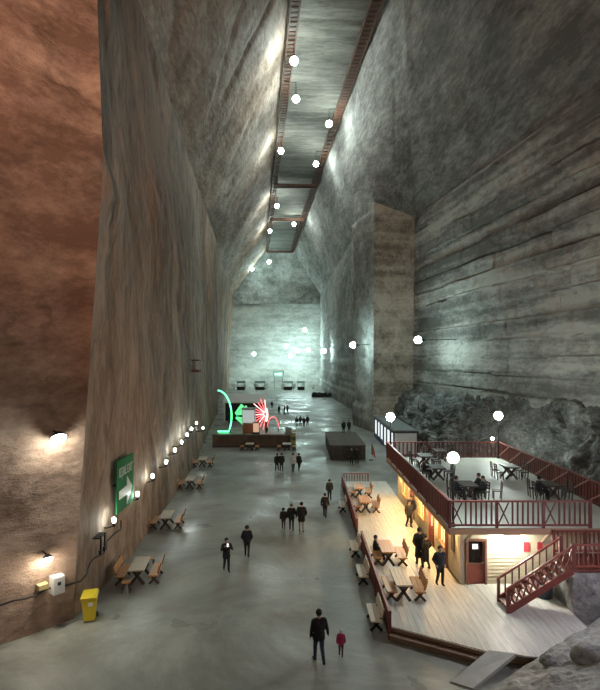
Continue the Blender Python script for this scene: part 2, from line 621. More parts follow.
# end wall: smooth sawn face below, darker leaning rock above a ledge
YE = 197.0
rows = [[(-27, YE, -0.3), (-26.5, YE, 31)], [(8.5, YE, -0.3), (8.5, YE, 31)]]
surface('wall_end', rows, M_END, disp_end, 0.9, 'pale sawn end wall of the hall with fine bedding lines', 'wall', flip=False)
rows = [[(-27, YE - 1.2, 30.6), (-27, YE + 1.5, 36), (-27, YE - 1, 52)], [(8.5, YE - 1.2, 30.6), (8.5, YE + 1.5, 36), (8.5, YE - 1, 52)]]
surface('wall_end_upper', rows, M_GREY, lambda p: 2.2 * fr((p.x + p.z, p.y, p.z), (0.06, 0.06, 0.12), 5), 0.9, 'rough dark rock above the ledge of the end wall', 'wall')
bk = MB().add([(-26, -17, 0), (31, -17, 0), (31, -17, 52), (-26, -17, 52)], [(0, 1, 2, 3)])
struct(bk.build('wall_back', M_GREY), 'salt wall closing the hall behind the viewer', 'wall')

# ceiling strip in shallow steps
rows = [[(hall(3.4, y), y, ZC + 0.2), (hall(14.6, y), y, ZC + 0.2)] for y in (-18, 30, 64, 72, 100, 140, 198)]
surface('ceiling', rows, M_CEIL, lambda p: 0.12 * fr(p, (0.1, 0.5, 0.1), 4) + 0.35 * noise.cell(Vector((math.floor(p.y / 13) + 0.5, 3.5, 1.5))), 0.5, 'flat grey salt ceiling strip high above the hall', 'ceiling')


def heightfield(name, x0, x1, y0, y1, step, fz, m, label, cat, kind='structure', keep=lambda x, y: True):
    nx, ny = max(2, int((x1 - x0) / step)), max(2, int((y1 - y0) / step))
    b = MB()
    vs, fs = [], []
    for j in range(ny + 1):
        for i in range(nx + 1):
            x, y = x0 + (x1 - x0) * i / nx, y0 + (y1 - y0) * j / ny
            vs.append((x, y, fz(x, y)))
    for j in range(ny):
        for i in range(nx):
            x, y = x0 + (x1 - x0) * (i + .5) / nx, y0 + (y1 - y0) * (j + .5) / ny
            if keep(x, y):
                k = j * (nx + 1) + i
                fs.append((k, k + 1, k + nx + 2, k + nx + 1))
    b.add(vs, fs)
    o = b.build(name, m)
    tag(o, label, cat, None, kind)
    return o


def interp(tab, t):
    if t <= tab[0][0]:
        return tab[0][1]
    for (a, va), (b_, vb) in zip(tab, tab[1:]):
        if t <= b_:
            return va + (vb - va) * (t - a) / (b_ - a)
    return tab[-1][1]


WALLX = [(8, 26), (40, 21), (76.5, 15.9), (90, 14)]
INX = [(8, 15.4), (40, 15.4), (44, 13.6), (56, 13.2), (74, 12.6), (78, 10.5)]


def disp_chunk(p):
    v1 = noise.voronoi(p * 0.55)[0]
    v2 = noise.voronoi(p * 1.5)[0]
    return 1.1 * min(0.5, v1[1] - v1[0]) + 0.45 * min(0.45, v2[1] - v2[0]) + 0.7 * fr(p, (0.25, 0.25, 0.3), 5) - 0.5


rows = []
for y in (7, 14, 22, 30, 38, 42, 46, 56, 66, 74, 77):
    xi, xw = interp(INX, y), interp(WALLX, y)
    rows.append([(xi - 0.3, y, -0.5), (xi + (xw - xi) * 0.22, y, 2.1), (xi + (xw - xi) * 0.55, y, 4.6), (xw + 0.9, y, 7.3)])
surface('rubble_bank', rows, M_RUBBLE, disp_chunk, 0.30, 'dark broken salt rubble heaped along the foot of the right wall', 'rubble', flip=True, soft=0.8, resj=0.8, smooth=False)


def mound(x, y):
    d = (2.2 * (x - 5.6) - 2.8 * (y - 16.75)) / 3.56
    e = min(d, (x - 4.9) * 2.0)
    z = -0.25 + 1.05 * max(-0.2, min(e, 1.0)) + 0.42 * max(0, e - 1.0)
    if e > 0:
        p = Vector((x * 0.8, y * 0.8, 5.0))
        z += min(1, e) * (0.24 * noise.fractal(p, 0.9, 2.1, 6) + 0.05)
    return min(z, 5.5)


heightfield('salt_mound', 4.6, 16.5, 9, 21.0, 0.14, mound, M_MOUND, 'grey heap of loose salt sloping down beside the deck in the foreground', 'mound', 'structure',
            lambda x, y: (2.2 * (x - 5.6) - 2.8 * (y - 16.75)) / 3.56 > -0.5 and not (10.5 < x < 15.5 and y > 20.6))


# ------------------------------------------------------------------ lamps
def lamp_mat(col, power, area):
    L = power / (math.pi * area)
    return emit('lamp_%d_%d_%d_%d' % (L * 10, col[0] * 99, col[1] * 99, col[2] * 99), col, L)


def floodlight(label, loc, aim, r, power, col, group=None, name='floodlight', arm=0.5, cat='floodlight', mount=None):
    """Housing, bracket and round bulging lens facing aim."""
    t = thing(name, label, cat, loc, 0, group)
    d = Vector(aim).normalized()
    R = d.to_track_quat('Z', 'Y').to_matrix()
    hb = MB().tube([R @ Vector((0, 0, z)) for z in (-r * 0.8, -r * 0.45, 0)], [r * 0.45, r * 0.85, r * 1.08], 14)
    hb.build('housing', IRON(), t)
    if arm:
        MB().tube([R @ Vector((0, 0, -r * 0.7)), R @ Vector((0, 0, -r * 0.7)) + (Vector(mount) if mount else -d * arm)], r * 0.16, 6).build('bracket', IRON(), t)
    b = MB()
    n = 14
    vs, fs = [], []
    for j, (rr, z) in enumerate(((1.0, 0.02), (0.9, 0.32), (0.6, 0.62), (0.0, 0.8))):
        if rr == 0:
            vs.append(R @ Vector((0, 0, z * r)))
        else:
            for k in range(n):
                a = 2 * math.pi * k / n
                vs.append(R @ Vector((rr * r * math.cos(a), rr * r * math.sin(a), z * r)))
    for j in range(2):
        for k in range(n):
            fs.append((j * n + k, j * n + (k + 1) % n, (j + 1) * n + (k + 1) % n, (j + 1) * n + k))
    for k in range(n):
        fs.append((2 * n + k, 2 * n + (k + 1) % n, 3 * n))
    b.add(vs, fs)
    b.build('lens', lamp_mat(col, power, 2 * math.pi * r * r * 0.8), t, smooth=True)
    return t


# far end wall
FARL = [(254, 354, 'left of the cluster'), (286, 346, 'upper left of the cluster'), (290.5, 356, 'lowest of the cluster'), (298, 351, 'in the middle of the cluster'),
        (308.5, 350, 'right end of the cluster'), (305, 330, 'above the rest'), (252, 269, 'upper left on the dark rock'), (269, 262, 'nearest the ceiling strip')]
for px, py, w in FARL:
    p = at(px, py, 190.5)
    t = thing('floodlight', 'white floodlight on the far end wall, ' + w, 'floodlight', p, 0, 'floodlights on the end wall')
    r = 0.62
    MB().sphere((0, 0, 0), r, 12, 8).build('globe', lamp_mat(COOL, P_FAR, 4 * math.pi * r * r), t, smooth=True)
    MB().tube([(0, r * 0.8, 0), (0, r * 0.8 + 0.5, 0)], [0.4, 0.2], 10).build('cap', IRON(), t)
    MB().tube([(0, r + 0.3, 0), (0, 7.2, 0.6)], 0.08, 6).build('bracket', IRON(), t)
# row of low white floods at the foot of the end wall washing it
for k, px in enumerate((236, 246, 257, 267, 283, 294, 303, 313)):
    p = ground(px, 388.2)
    t = floodlight('low white floodlight at the foot of the end wall, %s from the left' % ORD[k], (p.x, 189.5, 1.3), (0.0, 0.55, 0.7), 0.5, 150, COOL, 'low floodlights before the end wall', 'ground_floodlight', 0)
    MB().box((0, 0, -0.85), (0.5, 0.5, 0.8)).build('stand', IRON(), t)
    ubox('reflector_board', t, (0, -0.5, -0.2), (1.3, 0.06, 1.5), WHITEP())

# ceiling lamps
CL = [(294, 61, 0, 'nearest, on the left beam'), (296, 99, 0, 'second, beside the left beam'), (329, 124, 1, 'nearest on the right beam'), (281, 151, 0, 'third on the left beam'),
      (316, 164, 1, 'on the arm at the right wall'), (277, 206, 0, 'fourth on the left beam'), (294, 224, 1, 'far on the right beam'), (270, 231, 0, 'farthest on the left beam')]
for px, py, side, w in CL:
    zl = ZC - 3.0
    y = F * (zl - CAMZ) / (HY - py)
    p = at(px, py, y)
    t = thing('ceiling_floodlight', 'white floodlight under the ceiling, ' + w, 'floodlight', p, 0, 'ceiling floodlights')
    r = 0.5
    MB().sphere((0, 0, 0), r, 12, 8).build('globe', lamp_mat(WHITE, P_CEIL, 4 * math.pi * r * r), t, smooth=True)
    MB().tube([(0, 0, r * 0.9), (0, 0, r + 0.25)], [0.3, 0.16], 10).build('cap', IRON(), t)
    edge = hall(4.2 if side == 0 else 13.8, y) - p.x
    MB().tube([(0, 0, r + 0.2), (0, 0, 2.35), (edge, 0, 2.4)], 0.06, 6).build('arm', IRON(), t)

# flood lamps on the right wall and pilaster
for px, py, y, aim, w in ((418, 340, 62, (-0.6, -1, 0.1), 'on the right wall beside the pilaster'),
                          (353, 345, 77.5, (-1, -0.5, 0.1), 'on the left edge of the pilaster'),
                          (324, 351, 150, (-0.6, -1, 0.1), 'on the far right wall near the end wall')):
    r = 0.42 if y < 100 else 0.6
    t = thing('floodlight', 'white floodlight ' + w, 'floodlight', at(px, py, y))
    MB().sphere((0, 0, 0), r, 14, 9).build('globe', lamp_mat(COOL, P_SIDE * (0.4 if px == 353 else 0.65), 4 * math.pi * r * r), t, smooth=True)
    MB().tube([(r * 0.8, 0, 0), (r + 0.3, 0, 0)], [0.26, 0.12], 10).build('cap', IRON(), t)
    MB().tube([(r + 0.2, 0, 0), (4.6 if px > 400 else 2.6, 0.3, 0.1)], 0.05, 6).build('bracket', IRON(), t)
t = floodlight('upright wash light at the foot of the far right wall', at(338, 394, 150), (0.5, 0.25, 1), 0.4, 500, COOL, None, 'wash_light', 0)
MB().box((0, 0, -0.5), (0.5, 0.5, 0.7)).build('stand', IRON(), t)
floodlight('white floodlight at the foot of the pilaster side', at(345, 424, 88), (0.2, 0.9, 0.15), 0.3, 260, COOL, None, 'wash_light', 0)

# two floods on the near left wall
floodlight('large white floodlight high on the near left wall', (-9.05, 20.25, 7.3), (0.35, -0.4, -0.85), 0.26, P_FLOOD, WHITE, mount=(-0.62, 0.56, 0.1))
floodlight('small white floodlight low on the near left wall above the box', (-9.35, 20.0, 2.85), (0.3, -0.35, -0.9), 0.18, P_FLOOD * 0.35, (1, 0.9, 0.72), mount=(-0.62, 0.56, 0.1))

# washers along the left wall
WPX = [(114, 520), (137.5, 494), (152.6, 476), (166, 462), (175, 450), (181.6, 442), (187, 434.7), (191.5, 429), (196.6, 423), (203, 428)]


def leftx(y):
    return interp([(19.3, -10.7), (21.2, -8.95), (28.8, -8.8), (53, -10.2), (70, -12.3), (107, -16.2)], y)


for k, (px, py) in enumerate(WPX):
    y = 40.0
    for _ in range(30):
        y = (leftx(y) + 0.42) * F / (px - CX)
    z = at(px, py, y).z
    t = thing('wall_spotlight', 'small white spotlight low on the left wall, %s in the row from the front' % ORD[k], 'wall lamp', (leftx(y) + 0.42, y, z), 0, 'spotlights along the left wall')
    MB().sphere((0, 0, 0), (0.09, 0.09, 0.13), 10, 7).build('bulb', lamp_mat(WHITE, P_WASH, 0.13), t, smooth=True)
    MB().tube([(0, 0, -0.12), (0, 0, -0.3)], [0.1, 0.06], 8).build('holder', IRON(), t)
    MB().tube([(0, 0, -0.26), (-0.3, 0, -0.36), (-0.9, 0, -0.36)], 0.03, 6).build('bracket', IRON(), t)

# sodium flood inferred from the orange left wall, on an added mast out of frame
t = thing('light_mast', 'steel mast with an orange floodlight beside the near left wall', 'light mast', (-3.0, -2.0, 0))
MB().tube([(0, 0, 0), (0, 0, 17)], [0.16, 0.09], 10).build('pole', IRON(), t)
MB().box((0, 0, 0.1), (0.7, 0.7, 0.2)).build('base', IRON(), t)
d = Vector((-0.34, 1.0, 0.30)).normalized()
R = d.to_track_quat('Z', 'Y').to_matrix()
hb = MB()  # two flaps lengthened to hold the orange light off the floor
for sx, sy in ((-1, 0), (1, 0), (0, -1), (0, 1)):
    c = Vector((sx * 0.55, sy * 0.45, 0.12))
    hb.add([R @ (c + Vector((x * (0.02 if sx else 0.55), y * (0.02 if sy else 0.45), z))) + Vector((0, 0, 17.3)) for z in (-0.3, 0.9 if sy < 0 or sx > 0 else 0.22) for x, y in ((-1, -1), (1, -1), (1, 1), (-1, 1))],
           [(3, 2, 1, 0), (4, 5, 6, 7), (0, 1, 5, 4), (1, 2, 6, 5), (2, 3, 7, 6), (3, 0, 4, 7)])
hb.build('housing', IRON(), t)
MB().add([R @ Vector(q) + Vector((0, 0, 17.3)) for q in ((-.5, -.4, -.1), (.5, -.4, -.1), (.5, .4, -.1), (-.5, .4, -.1))], [(0, 1, 2, 3)]).build('lens', lamp_mat(SODIUM, P_SOD, 0.8), t)
# unseen white fill flood, added behind the viewer to brighten near floor and walls
floodlight('added white fill floodlight on the wall behind the viewer, to the right', (8, -15.8, 24), (0.05, 1, -0.45), 0.5, P_BACKFILL, WHITE, None, arm=1.2)

t = thing('pole_floodlight', 'bluish white floodlight on a pole beyond the salt mound, right of the stairs', 'floodlight', (12.9, 18.0, 2.2))
MB().tube([(0, 0, -1.2), (0, 0, 2.6)], 0.06, 8).build('pole', IRON(), t)
MB().tube([(0.14, 0, 2.75), (-0.06, 0, 2.72)], [0.16, 0.26], 12).build('housing', IRON(), t)
MB().sphere((-0.08, 0, 2.72), (0.1, 0.24, 0.24), 12, 8).build('lens', lamp_mat((0.86, 0.82, 1.0), 420, 0.4), t, smooth=True)

# ------------------------------------------------------------------ ceiling walkways
for side, u0 in ((0, 4.0), (1, 14.0)):
    t = thing('ceiling_walkway', 'rusty service walkway of beams and rungs along the %s edge of the ceiling strip' % ('left' if side == 0 else 'right'), 'walkway', (hall(u0, 0), 0, ZC - 0.6))
    y0, y1 = 30, 196
    for du in ((0, 1.0) if side == 0 else (-1.2, 0)):
        MB().bar((du + hall(0, y0), y0, 0), (du + hall(0, y1), y1, 0), 0.16, 0.5).build('beam', RUST(), t)
    xm = 0.5 if side == 0 else -0.6
    y = y0
    while y < y1:
        ubox('rung', t, (xm + hall(0, y), y, 0.02), (1.15, 0.28 if side == 0 else 0.72, 0.14), RUST(), (0, 0, -1 / 12.0))
        y += 0.9 if y < 90 else 1.8
    for y in range(36, 196, 12):
        ubox('hanger', t, ((0.0 if side == 0 else -0.05) + hall(0, y), y, 0.55), (0.12, 0.12, 1.0), RUST())
for y, w in ((121, 'nearer'), (150, 'middle'), (194.5, 'farther')):
    t = thing('ceiling_bridge', '%s dark steel bridge crossing the ceiling strip' % w, 'bridge', (hall(9, y), y, ZC - 1.1))
    for dy in (-0.7, 0.7):
        ubox('girder', t, (0, dy, 0), (9.6, 0.2, 0.5), RUST())
    for x in range(-4, 5):
        ubox('crosspiece', t, (x, 0, 0.1), (0.14, 1.3, 0.14), RUST())
    for x in (-4.4, 4.4):
        ubox('hanger', t, (x, 0, 0.8), (0.16, 0.16, 1.2), RUST())

# ------------------------------------------------------------------ cafe building with roof terrace
ZD = 0.4                                           # deck height
BX0, BX1, BY0, BY1 = 7.06, 14.2, 23.7, 38.6        # ground-floor walls
TX0, TX1, TY0, TY1, ZT = 6.3, 14.4, 22.7, 39.0, 3.14   # terrace
cafe = thing('cafe_building', 'cream clapboard cafe with a red-brown railed roof terrace', 'building', (BX0, BY0, ZD))
lb = lambda x, y, z: (x - BX0, y - BY0, z - ZD)
ZW = 2.84
# siding: real lapped courses in one mesh per wall


def siding(x0, x1, z0, z1, holes, h=0.16):
    b = MB()
    z = z0
    while z < z1 - 1e-4:
        zt = min(z + h, z1)
        cuts = [(x0, x1)]
        for hx0, hx1, hz0, hz1 in holes:
            if zt > hz0 + 0.01 and z < hz1 - 0.01:
                nc = []
                for a, c in cuts:
                    if hx0 > a:
                        nc.append((a, min(hx0, c)))
                    if hx1 < c:
                        nc.append((max(hx1, a), c))
                cuts = [(a, c) for a, c in nc if c - a > 0.01]
        for a, c in cuts:
            b.add([(a, -0.045, z), (c, -0.045, z), (c, -0.01, zt), (a, -0.01, zt), (a, 0.08, z), (c, 0.08, z), (c, 0.08, zt), (a, 0.08, zt)],
                  [(0, 1, 2, 3), (7, 6, 5, 4), (0, 4, 5, 1), (3, 2, 6, 7), (0, 3, 7, 4), (1, 5, 6, 2)])
        z = zt
    return b


fw = siding(0, BX1 - BX0, 0, ZW - ZD, [(0.22, 1.06, 0, 1.9)]).build('front_siding', CREAM(), cafe)
LW = BY1 - BY0
holes = [(LW - 1.75, LW - 1.15, 0.9, 1.9), (8.9, 10.1, 0.8, 1.95), (6.2, 7.0, 0, 1.95), (3.6, 4.9, 0.8, 1.95), (1.0, 2.2, 0.8, 1.95)]
holes = [(LW - b_, LW - a, z0, z1) for a, b_, z0, z1 in ((2.2, 3.4, 0.8, 1.95), (4.6, 5.4, 0, 1.95), (6.6, 7.9, 0.8, 1.95), (9.6, 10.4, 0, 1.95), (11.6, 12.9, 0.8, 1.95))]
lw = siding(0, LW, 0, ZW - ZD, holes).build('side_siding', CREAM(), cafe, (0, LW, 0), -math.pi / 2)
siding(0, BX1 - BX0, 0, ZW - ZD, []).build('rear_siding', CREAM(), cafe, (BX1 - BX0, LW, 0), math.pi)
siding(0, LW, 0, ZW - ZD, []).build('far_siding', CREAM(), cafe, (BX1 - BX0, 0, 0), math.pi / 2)
WIN = emit('lit_window', (1.0, 0.72, 0.36), 2.2)
for a, b_, z0, z1 in ((2.2, 3.4, 0.8, 1.95), (4.6, 5.4, 0, 1.95), (6.6, 7.9, 0.8, 1.95), (9.6, 10.4, 0, 1.95), (11.6, 12.9, 0.8, 1.95)):
    y = (a + b_) / 2
    isdoor = z0 == 0
    fr_ = MB()
    for yy in (a, b_):
        fr_.box((-0.05, yy, (z0 + z1) / 2), (0.14, 0.08, z1 - z0))
    fr_.box((-0.05, y, z1), (0.14, b_ - a + 0.16, 0.1))
    if not isdoor:
        fr_.box((-0.08, y, z0), (0.22, b_ - a + 0.16, 0.07))
        fr_.box((-0.04, y, (z0 + z1) / 2), (0.06, 0.05, z1 - z0))
    f_ = fr_.build('side_door_frame' if isdoor else 'window_frame', DRED() if isdoor else WOOD(), cafe)
    if isdoor:
        ubox('door_leaf', f_, (0.05, y, 0.45), (0.05, b_ - a - 0.08, 0.9), RED())
        ubox('door_glass', f_, (0.05, y, 1.4), (0.03, b_ - a - 0.08, 0.98), WIN)
    else:
        ubox('pane', f_, (0.03, (a + y) / 2, (z0 + z1) / 2), (0.02, (b_ - a) / 2 - 0.06, z1 - z0 - 0.06), WIN)
        ubox('pane', f_, (0.03, (b_ + y) / 2, (z0 + z1) / 2), (0.02, (b_ - a) / 2 - 0.06, z1 - z0 - 0.06), WIN)
# corner boards, terrace slab, joists, fascia
for x, y in ((0, 0), (BX1 - BX0, 0), (0, LW)):
    ubox('corner_board', cafe, (x + (0.03 if x == 0 else -0.03), y, (ZW - ZD) / 2), (0.16, 0.16, ZW - ZD), mat('cream_trim', (0.66, 0.60, 0.47), 0.5, var=0.05))
slab = MB().box(((TX0 + TX1) / 2 - BX0, (TY0 + TY1) / 2 - BY0, (ZT + ZW) / 2 - ZD + 0.06), (TX1 - TX0, TY1 - TY0, ZT - ZW - 0.12))
slab.build('terrace_slab', mat('terrace_floor', (0.56, 0.58, 0.53), 0.5, var=0.10, scale=0.8), cafe)
for y in [TY0 + 0.3 + 0.92 * k for k in range(18)]:
    ubox('joist', cafe, lb((TX0 + TX1) / 2, y, ZW + 0.02), (TX1 - TX0 - 0.1, 0.09, 0.16), PALEW())
FAS = mat('fascia_board', (0.45, 0.30, 0.19), 0.5, var=0.12)
ubox('fascia', cafe, lb((TX0 + TX1) / 2, TY0 - 0.03, 3.0), (TX1 - TX0 + 0.1, 0.05, 0.26), FAS)
ubox('fascia', cafe, lb(TX0 - 0.03, (TY0 + TY1) / 2, 3.0), (0.05, TY1 - TY0 + 0.1, 0.26), FAS)
ubox('fascia', cafe, lb((TX0 + TX1) / 2, TY1 + 0.03, 3.0), (TX1 - TX0 + 0.1, 0.05, 0.26), FAS)
for x in (7.25, 10.6, 13.6):
    MB().bar(lb(x, 23.68, 2.2), lb(x, 22.95, 2.8), 0.09, 0.09).build('bracket', PALEW(), cafe)
# front door
df = MB()
for x in (0.22, 1.06):
    df.box((x, -0.06, 0.96), (0.09, 0.16, 1.92))
df.box((0.64, -0.06, 1.93), (0.94, 0.16, 0.09))
dfo = df.build('door_frame', mat('door_brown', (0.22, 0.11, 0.075), 0.5), cafe)
ubox('door_panel', dfo, (0.64, 0.0, 0.42), (0.76, 0.05, 0.84), mat('door_red', (0.25, 0.075, 0.055), 0.5))
ubox('door_glass', dfo, (0.64, 0.01, 1.36), (0.62, 0.02, 1.0), glass('dark_glass', (0.015, 0.014, 0.013)))
ubox('door_rail', dfo, (0.64, -0.01, 0.86), (0.76, 0.07, 0.07), mat('door_brown', (0.2, 0.1, 0.07)))
for x in (0.29, 0.99):
    ubox('door_stile', dfo, (x, 0.0, 1.38), (0.08, 0.06, 1.0), mat('door_brown', (0.2, 0.1, 0.07)))
ubox('paper_notice', dfo, (0.62, -0.02, 1.62), (0.24, 0.01, 0.22), emit('glowing_paper', (1, 1, 1), 0.5))  # paper sheet given a glow of its own, no lamp behind it
MB().tube([(0.97, -0.1, 0.95), (0.87, -0.1, 0.95)], 0.018, 6).build('door_handle', mat('chrome', (0.6, 0.6, 0.6), 0.25, 0.9), dfo)
# board on the side wall near the front corner
ubox('menu_board', cafe, (-0.08, 1.0, 1.55), (0.04, 0.5, 0.95), mat('menu_dark', (0.06, 0.035, 0.025), 0.4))
MB().tube([(-0.14, 1.75, 0), (-0.14, 1.75, 2.45)], 0.06, 8).build('downpipe', RED(), cafe)
for x, w in ((2.86, 0.25), (3.45, 0.22)):
    po = ubox('poster', cafe, (x, -0.06, 1.62), (w, 0.015, 0.42), mat('poster_red', (0.55, 0.05, 0.06), 0.5, var=0.05))


def wall_lamp_row():
    for k, y in enumerate((1.0, 4.2, 7.3, 10.4, 13.4)):
        b = MB().tube([(-0.36, y, ZW - ZD - 0.08), (-0.36, y, ZW - ZD - 0.20)], [0.11, 0.14], 12)
        o = b.build('eave_lamp', IRON(), cafe)
        MB().sphere((-0.36, y, ZW - ZD - 0.24), (0.12, 0.12, 0.10), 10, 6).build('bulb', lamp_mat(WARM, P_EAVE * (0.35 if k == 0 else 1), 0.15), o, smooth=True)


wall_lamp_row()
b = MB().box((2.0, -0.55, 2.33), (0.7, 0.12, 0.1))
o = b.build('front_wall_lamp', IRON(), cafe)
MB().tube([(1.68, -0.55, 2.23), (2.32, -0.55, 2.23)], 0.035, 8).build('tube', lamp_mat((1, 0.96, 0.82), 230, 0.14), o, smooth=True)


def railing(name, parent, p0, p1, h, m, mcap, sp=0.2, post=1.9, cross=True, brace=None, off=(0, 0, 0), bal=0.045):
    """Rails as the part; posts, balusters and crosses as its children.  p0, p1 in the parent's frame."""
    p0, p1 = Vector(p0), Vector(p1)
    d = p1 - p0
    Ln = d.length
    dirv = d / Ln
    rz = math.atan2(d.y, d.x)
    b = MB()
    b.bar(p0 + Vector((0, 0, h)), p1 + Vector((0, 0, h)), 0.10, 0.07)
    b.bar(p0 + Vector((0, 0, 0.12)), p1 + Vector((0, 0, 0.12)), 0.06, 0.08)
    r = b.build(name, mcap, parent)
    n = max(1, round(Ln / post))
    for i in range(n + 1):
        q = p0 + dirv * (Ln * i / n)
        ubox('post', r, (q.x, q.y, q.z + (h + 0.04) / 2), (0.11, 0.11, h + 0.04), m, (0, 0, rz))
        if i == n:
            break
        seg = Ln / n
        c0 = 0.0
        if cross:
            a, e = q + dirv * 0.08, q + dirv * 0.5
            x_ = MB()
            x_.bar(a + Vector((0, 0, 0.18)), e + Vector((0, 0, h - 0.06)), 0.04, 0.05)
            x_.bar(a + Vector((0, 0, h - 0.06)), e + Vector((0, 0, 0.18)), 0.04, 0.05)
            x_.build('cross_brace', m, r)
            c0 = 0.45
        k = max(1, int((seg - c0) / sp))
        for j in range(1, k):
            w = q + dirv * (c0 + (seg - c0) * j / k)
            ubox('baluster', r, (w.x, w.y, w.z + h / 2 + 0.04), (bal, bal, h - 0.12), m, (0, 0, rz))
        if brace:
            MB().bar(q + dirv * 0.1 + Vector((0, 0, 0.15)) + Vector(off), q + dirv * (seg - 0.1) + Vector((0, 0, h - 0.05)) + Vector(off), 0.05, 0.06).build('diagonal_brace', brace, r)
    return r


HR = 1.12
railing('front_railing', cafe, lb(TX0, TY0, ZT), lb(12.2, TY0, ZT), HR, RED(), DRED(), sp=0.19, bal=0.06)
railing('side_railing', cafe, lb(TX0, TY0, ZT), lb(TX0, TY1, ZT), HR, RED(), DRED(), sp=0.26, post=2.05, cross=False, bal=0.10)
railing('rear_railing', cafe, lb(TX0, TY1, ZT), lb(TX1, TY1, ZT), HR, RED(), DRED(), sp=0.26, post=2.05, cross=False, bal=0.10)
BR = mat('pale_brace', (0.42, 0.20, 0.17), 0.5)
railing('rock_side_railing', cafe, lb(TX1, TY1, ZT), lb(TX1, TY0, ZT), HR, RED(), DRED(), sp=0.26, post=2.05, cross=False, brace=BR, off=(-0.08, 0, 0), bal=0.14)

# lamp posts at the terrace corners


def lamp_post(label, loc, zg, power, r=0.24):
    t = thing('lamp_post', label, 'lamp post', loc, 0, 'globe lamp posts on the terrace')
    h = zg - loc[2]
    MB().tube([(0, 0, 0), (0, 0, 0.12), (0, 0, 0.14), (0, 0, h - r)], [0.1, 0.1, 0.055, 0.04], 10).build('post', IRON(), t)
    MB().tube([(0, 0, h - r - 0.05), (0, 0, h - r * 0.7)], [0.06, 0.14], 12).build('collar', IRON(), t)
    MB().sphere((0, 0, h), r, 16, 10).build('globe', lamp_mat(WHITE, power, 4 * math.pi * r * r), t, smooth=True)
    return t


lamp_post('bright globe lamp post at the near left corner of the terrace', (TX0 + 0.2, TY0 + 0.22, ZT), 6.05, P_POST)
lamp_post('globe lamp post at the far right corner of the terrace by the rubble', (TX1 - 0.15, TY1 - 0.2, ZT), 6.2, P_POST * 1.3, 0.3)
lamp_post('globe lamp post at the far left corner of the terrace', (TX0 + 0.2, TY1 - 0.2, ZT), 6.1, P_POST * 1.3, 0.3)
floodlight('small white spotlight on the rear terrace railing', (13.85, TY1 - 0.12, 4.55), (0, -1, -0.4), 0.11, 18, WHITE, None, 'rail_spotlight', 0.2, 'spotlight')

# ------------------------------------------------------------------ deck, steps, fences
deck = link('floor_deck', None, None, (0, 0, 0))
tag(deck, 'pale boarded deck in front of and beside the cafe', 'deck', None, 'structure')
FRONT = [(3.3, 19.93), (6.4, 18.15), (7.2, 18.0), (8.3, 17.7), (15, 17.7)]
x = 3.36
sub = MB().prism([(3.36, 19.98), (6.4, 18.2), (7.2, 18.05), (8.3, 17.75), (10.4, 17.75), (10.4, 23.6), (7.0, 23.6), (7.0, 43.6), (3.36, 43.6)], 0.02, ZD - 0.06)
sub.build('deck_base', STEP(), deck)
while x < 10.5:
    w = 0.24
    yf0, yf1 = interp(FRONT, x) - 0.03, interp(FRONT, x + w - 0.006) - 0.03
    yb = 43.65 if x < 6.9 else 23.62
    MB().prism([(x, yf0), (x + w - 0.006, yf1), (x + w - 0.006, yb), (x, yb)], ZD - 0.06 + RND.uniform(-0.003, 0.0), ZD + RND.uniform(-0.004, 0.004)).build('deck_plank', DECK(), deck)
    x += w
# step boards across the slanted front edge
st = thing('deck_front_step', 'brown plank step along the slanted front of the deck', 'step', (3.36, 19.9, 0))
a, e = Vector((0.02, -0.08, 0)), Vector((3.02, -1.83, 0))
dn = Vector((-1.75, -3.0, 0)).normalized()
for k, (o_, z, w, h) in enumerate(((0.02, 0.33, 0.05, 0.11), (0.06, 0.20, 0.30, 0.05), (0.19, 0.09, 0.05, 0.14))):
    q = dn * o_
    c = (a + e) / 2 + q
    if k == 1:
        c = (a + e) / 2 + dn * 0.15
    ubox('plank', st, (c.x, c.y, z), ((e - a).length, w, h), STEP(), (0, 0, math.atan2(e.y - a.y, e.x - a.x)))
rp = MB()
P4 = [(4.75, 17.05, 0.05), (5.35, 16.7, 0.05), (7.2, 18.0, 0.42), (6.35, 18.2, 0.42)]
rp.add(P4 + [(p[0], p[1], p[2] - 0.12) for p in P4], [(0, 1, 2, 3), (7, 6, 5, 4), (0, 4, 5, 1), (1, 5, 6, 2), (2, 6, 7, 3), (3, 7, 4, 0)])
tag(rp.build('ramp_slab', mat('ramp_concrete', (0.42, 0.42, 0.39), 0.6, var=0.12, scale=2)), 'pale slab laid as a ramp from the deck corner to the floor', 'ramp')


def fence(label, p0, p1, group=None, z=0.0, h=1.0):
    t = thing('deck_fence', label, 'fence', (p0[0], p0[1], z))
    railing('rails', t, (0, 0, 0), (p1[0] - p0[0], p1[1] - p0[1], 0), h, RED(), DRED(), sp=0.2, post=1.9, cross=False, bal=0.07)
    return t


fence('red-brown picket fence along the near left edge of the deck', (3.28, 19.75), (3.3, 28.9))
fence('red-brown picket fence along the far left edge of the deck', (3.3, 31.2), (3.4, 43.6))
fence('short red-brown picket fence closing the far end of the deck', (3.55, 43.75), (5.5, 43.75))

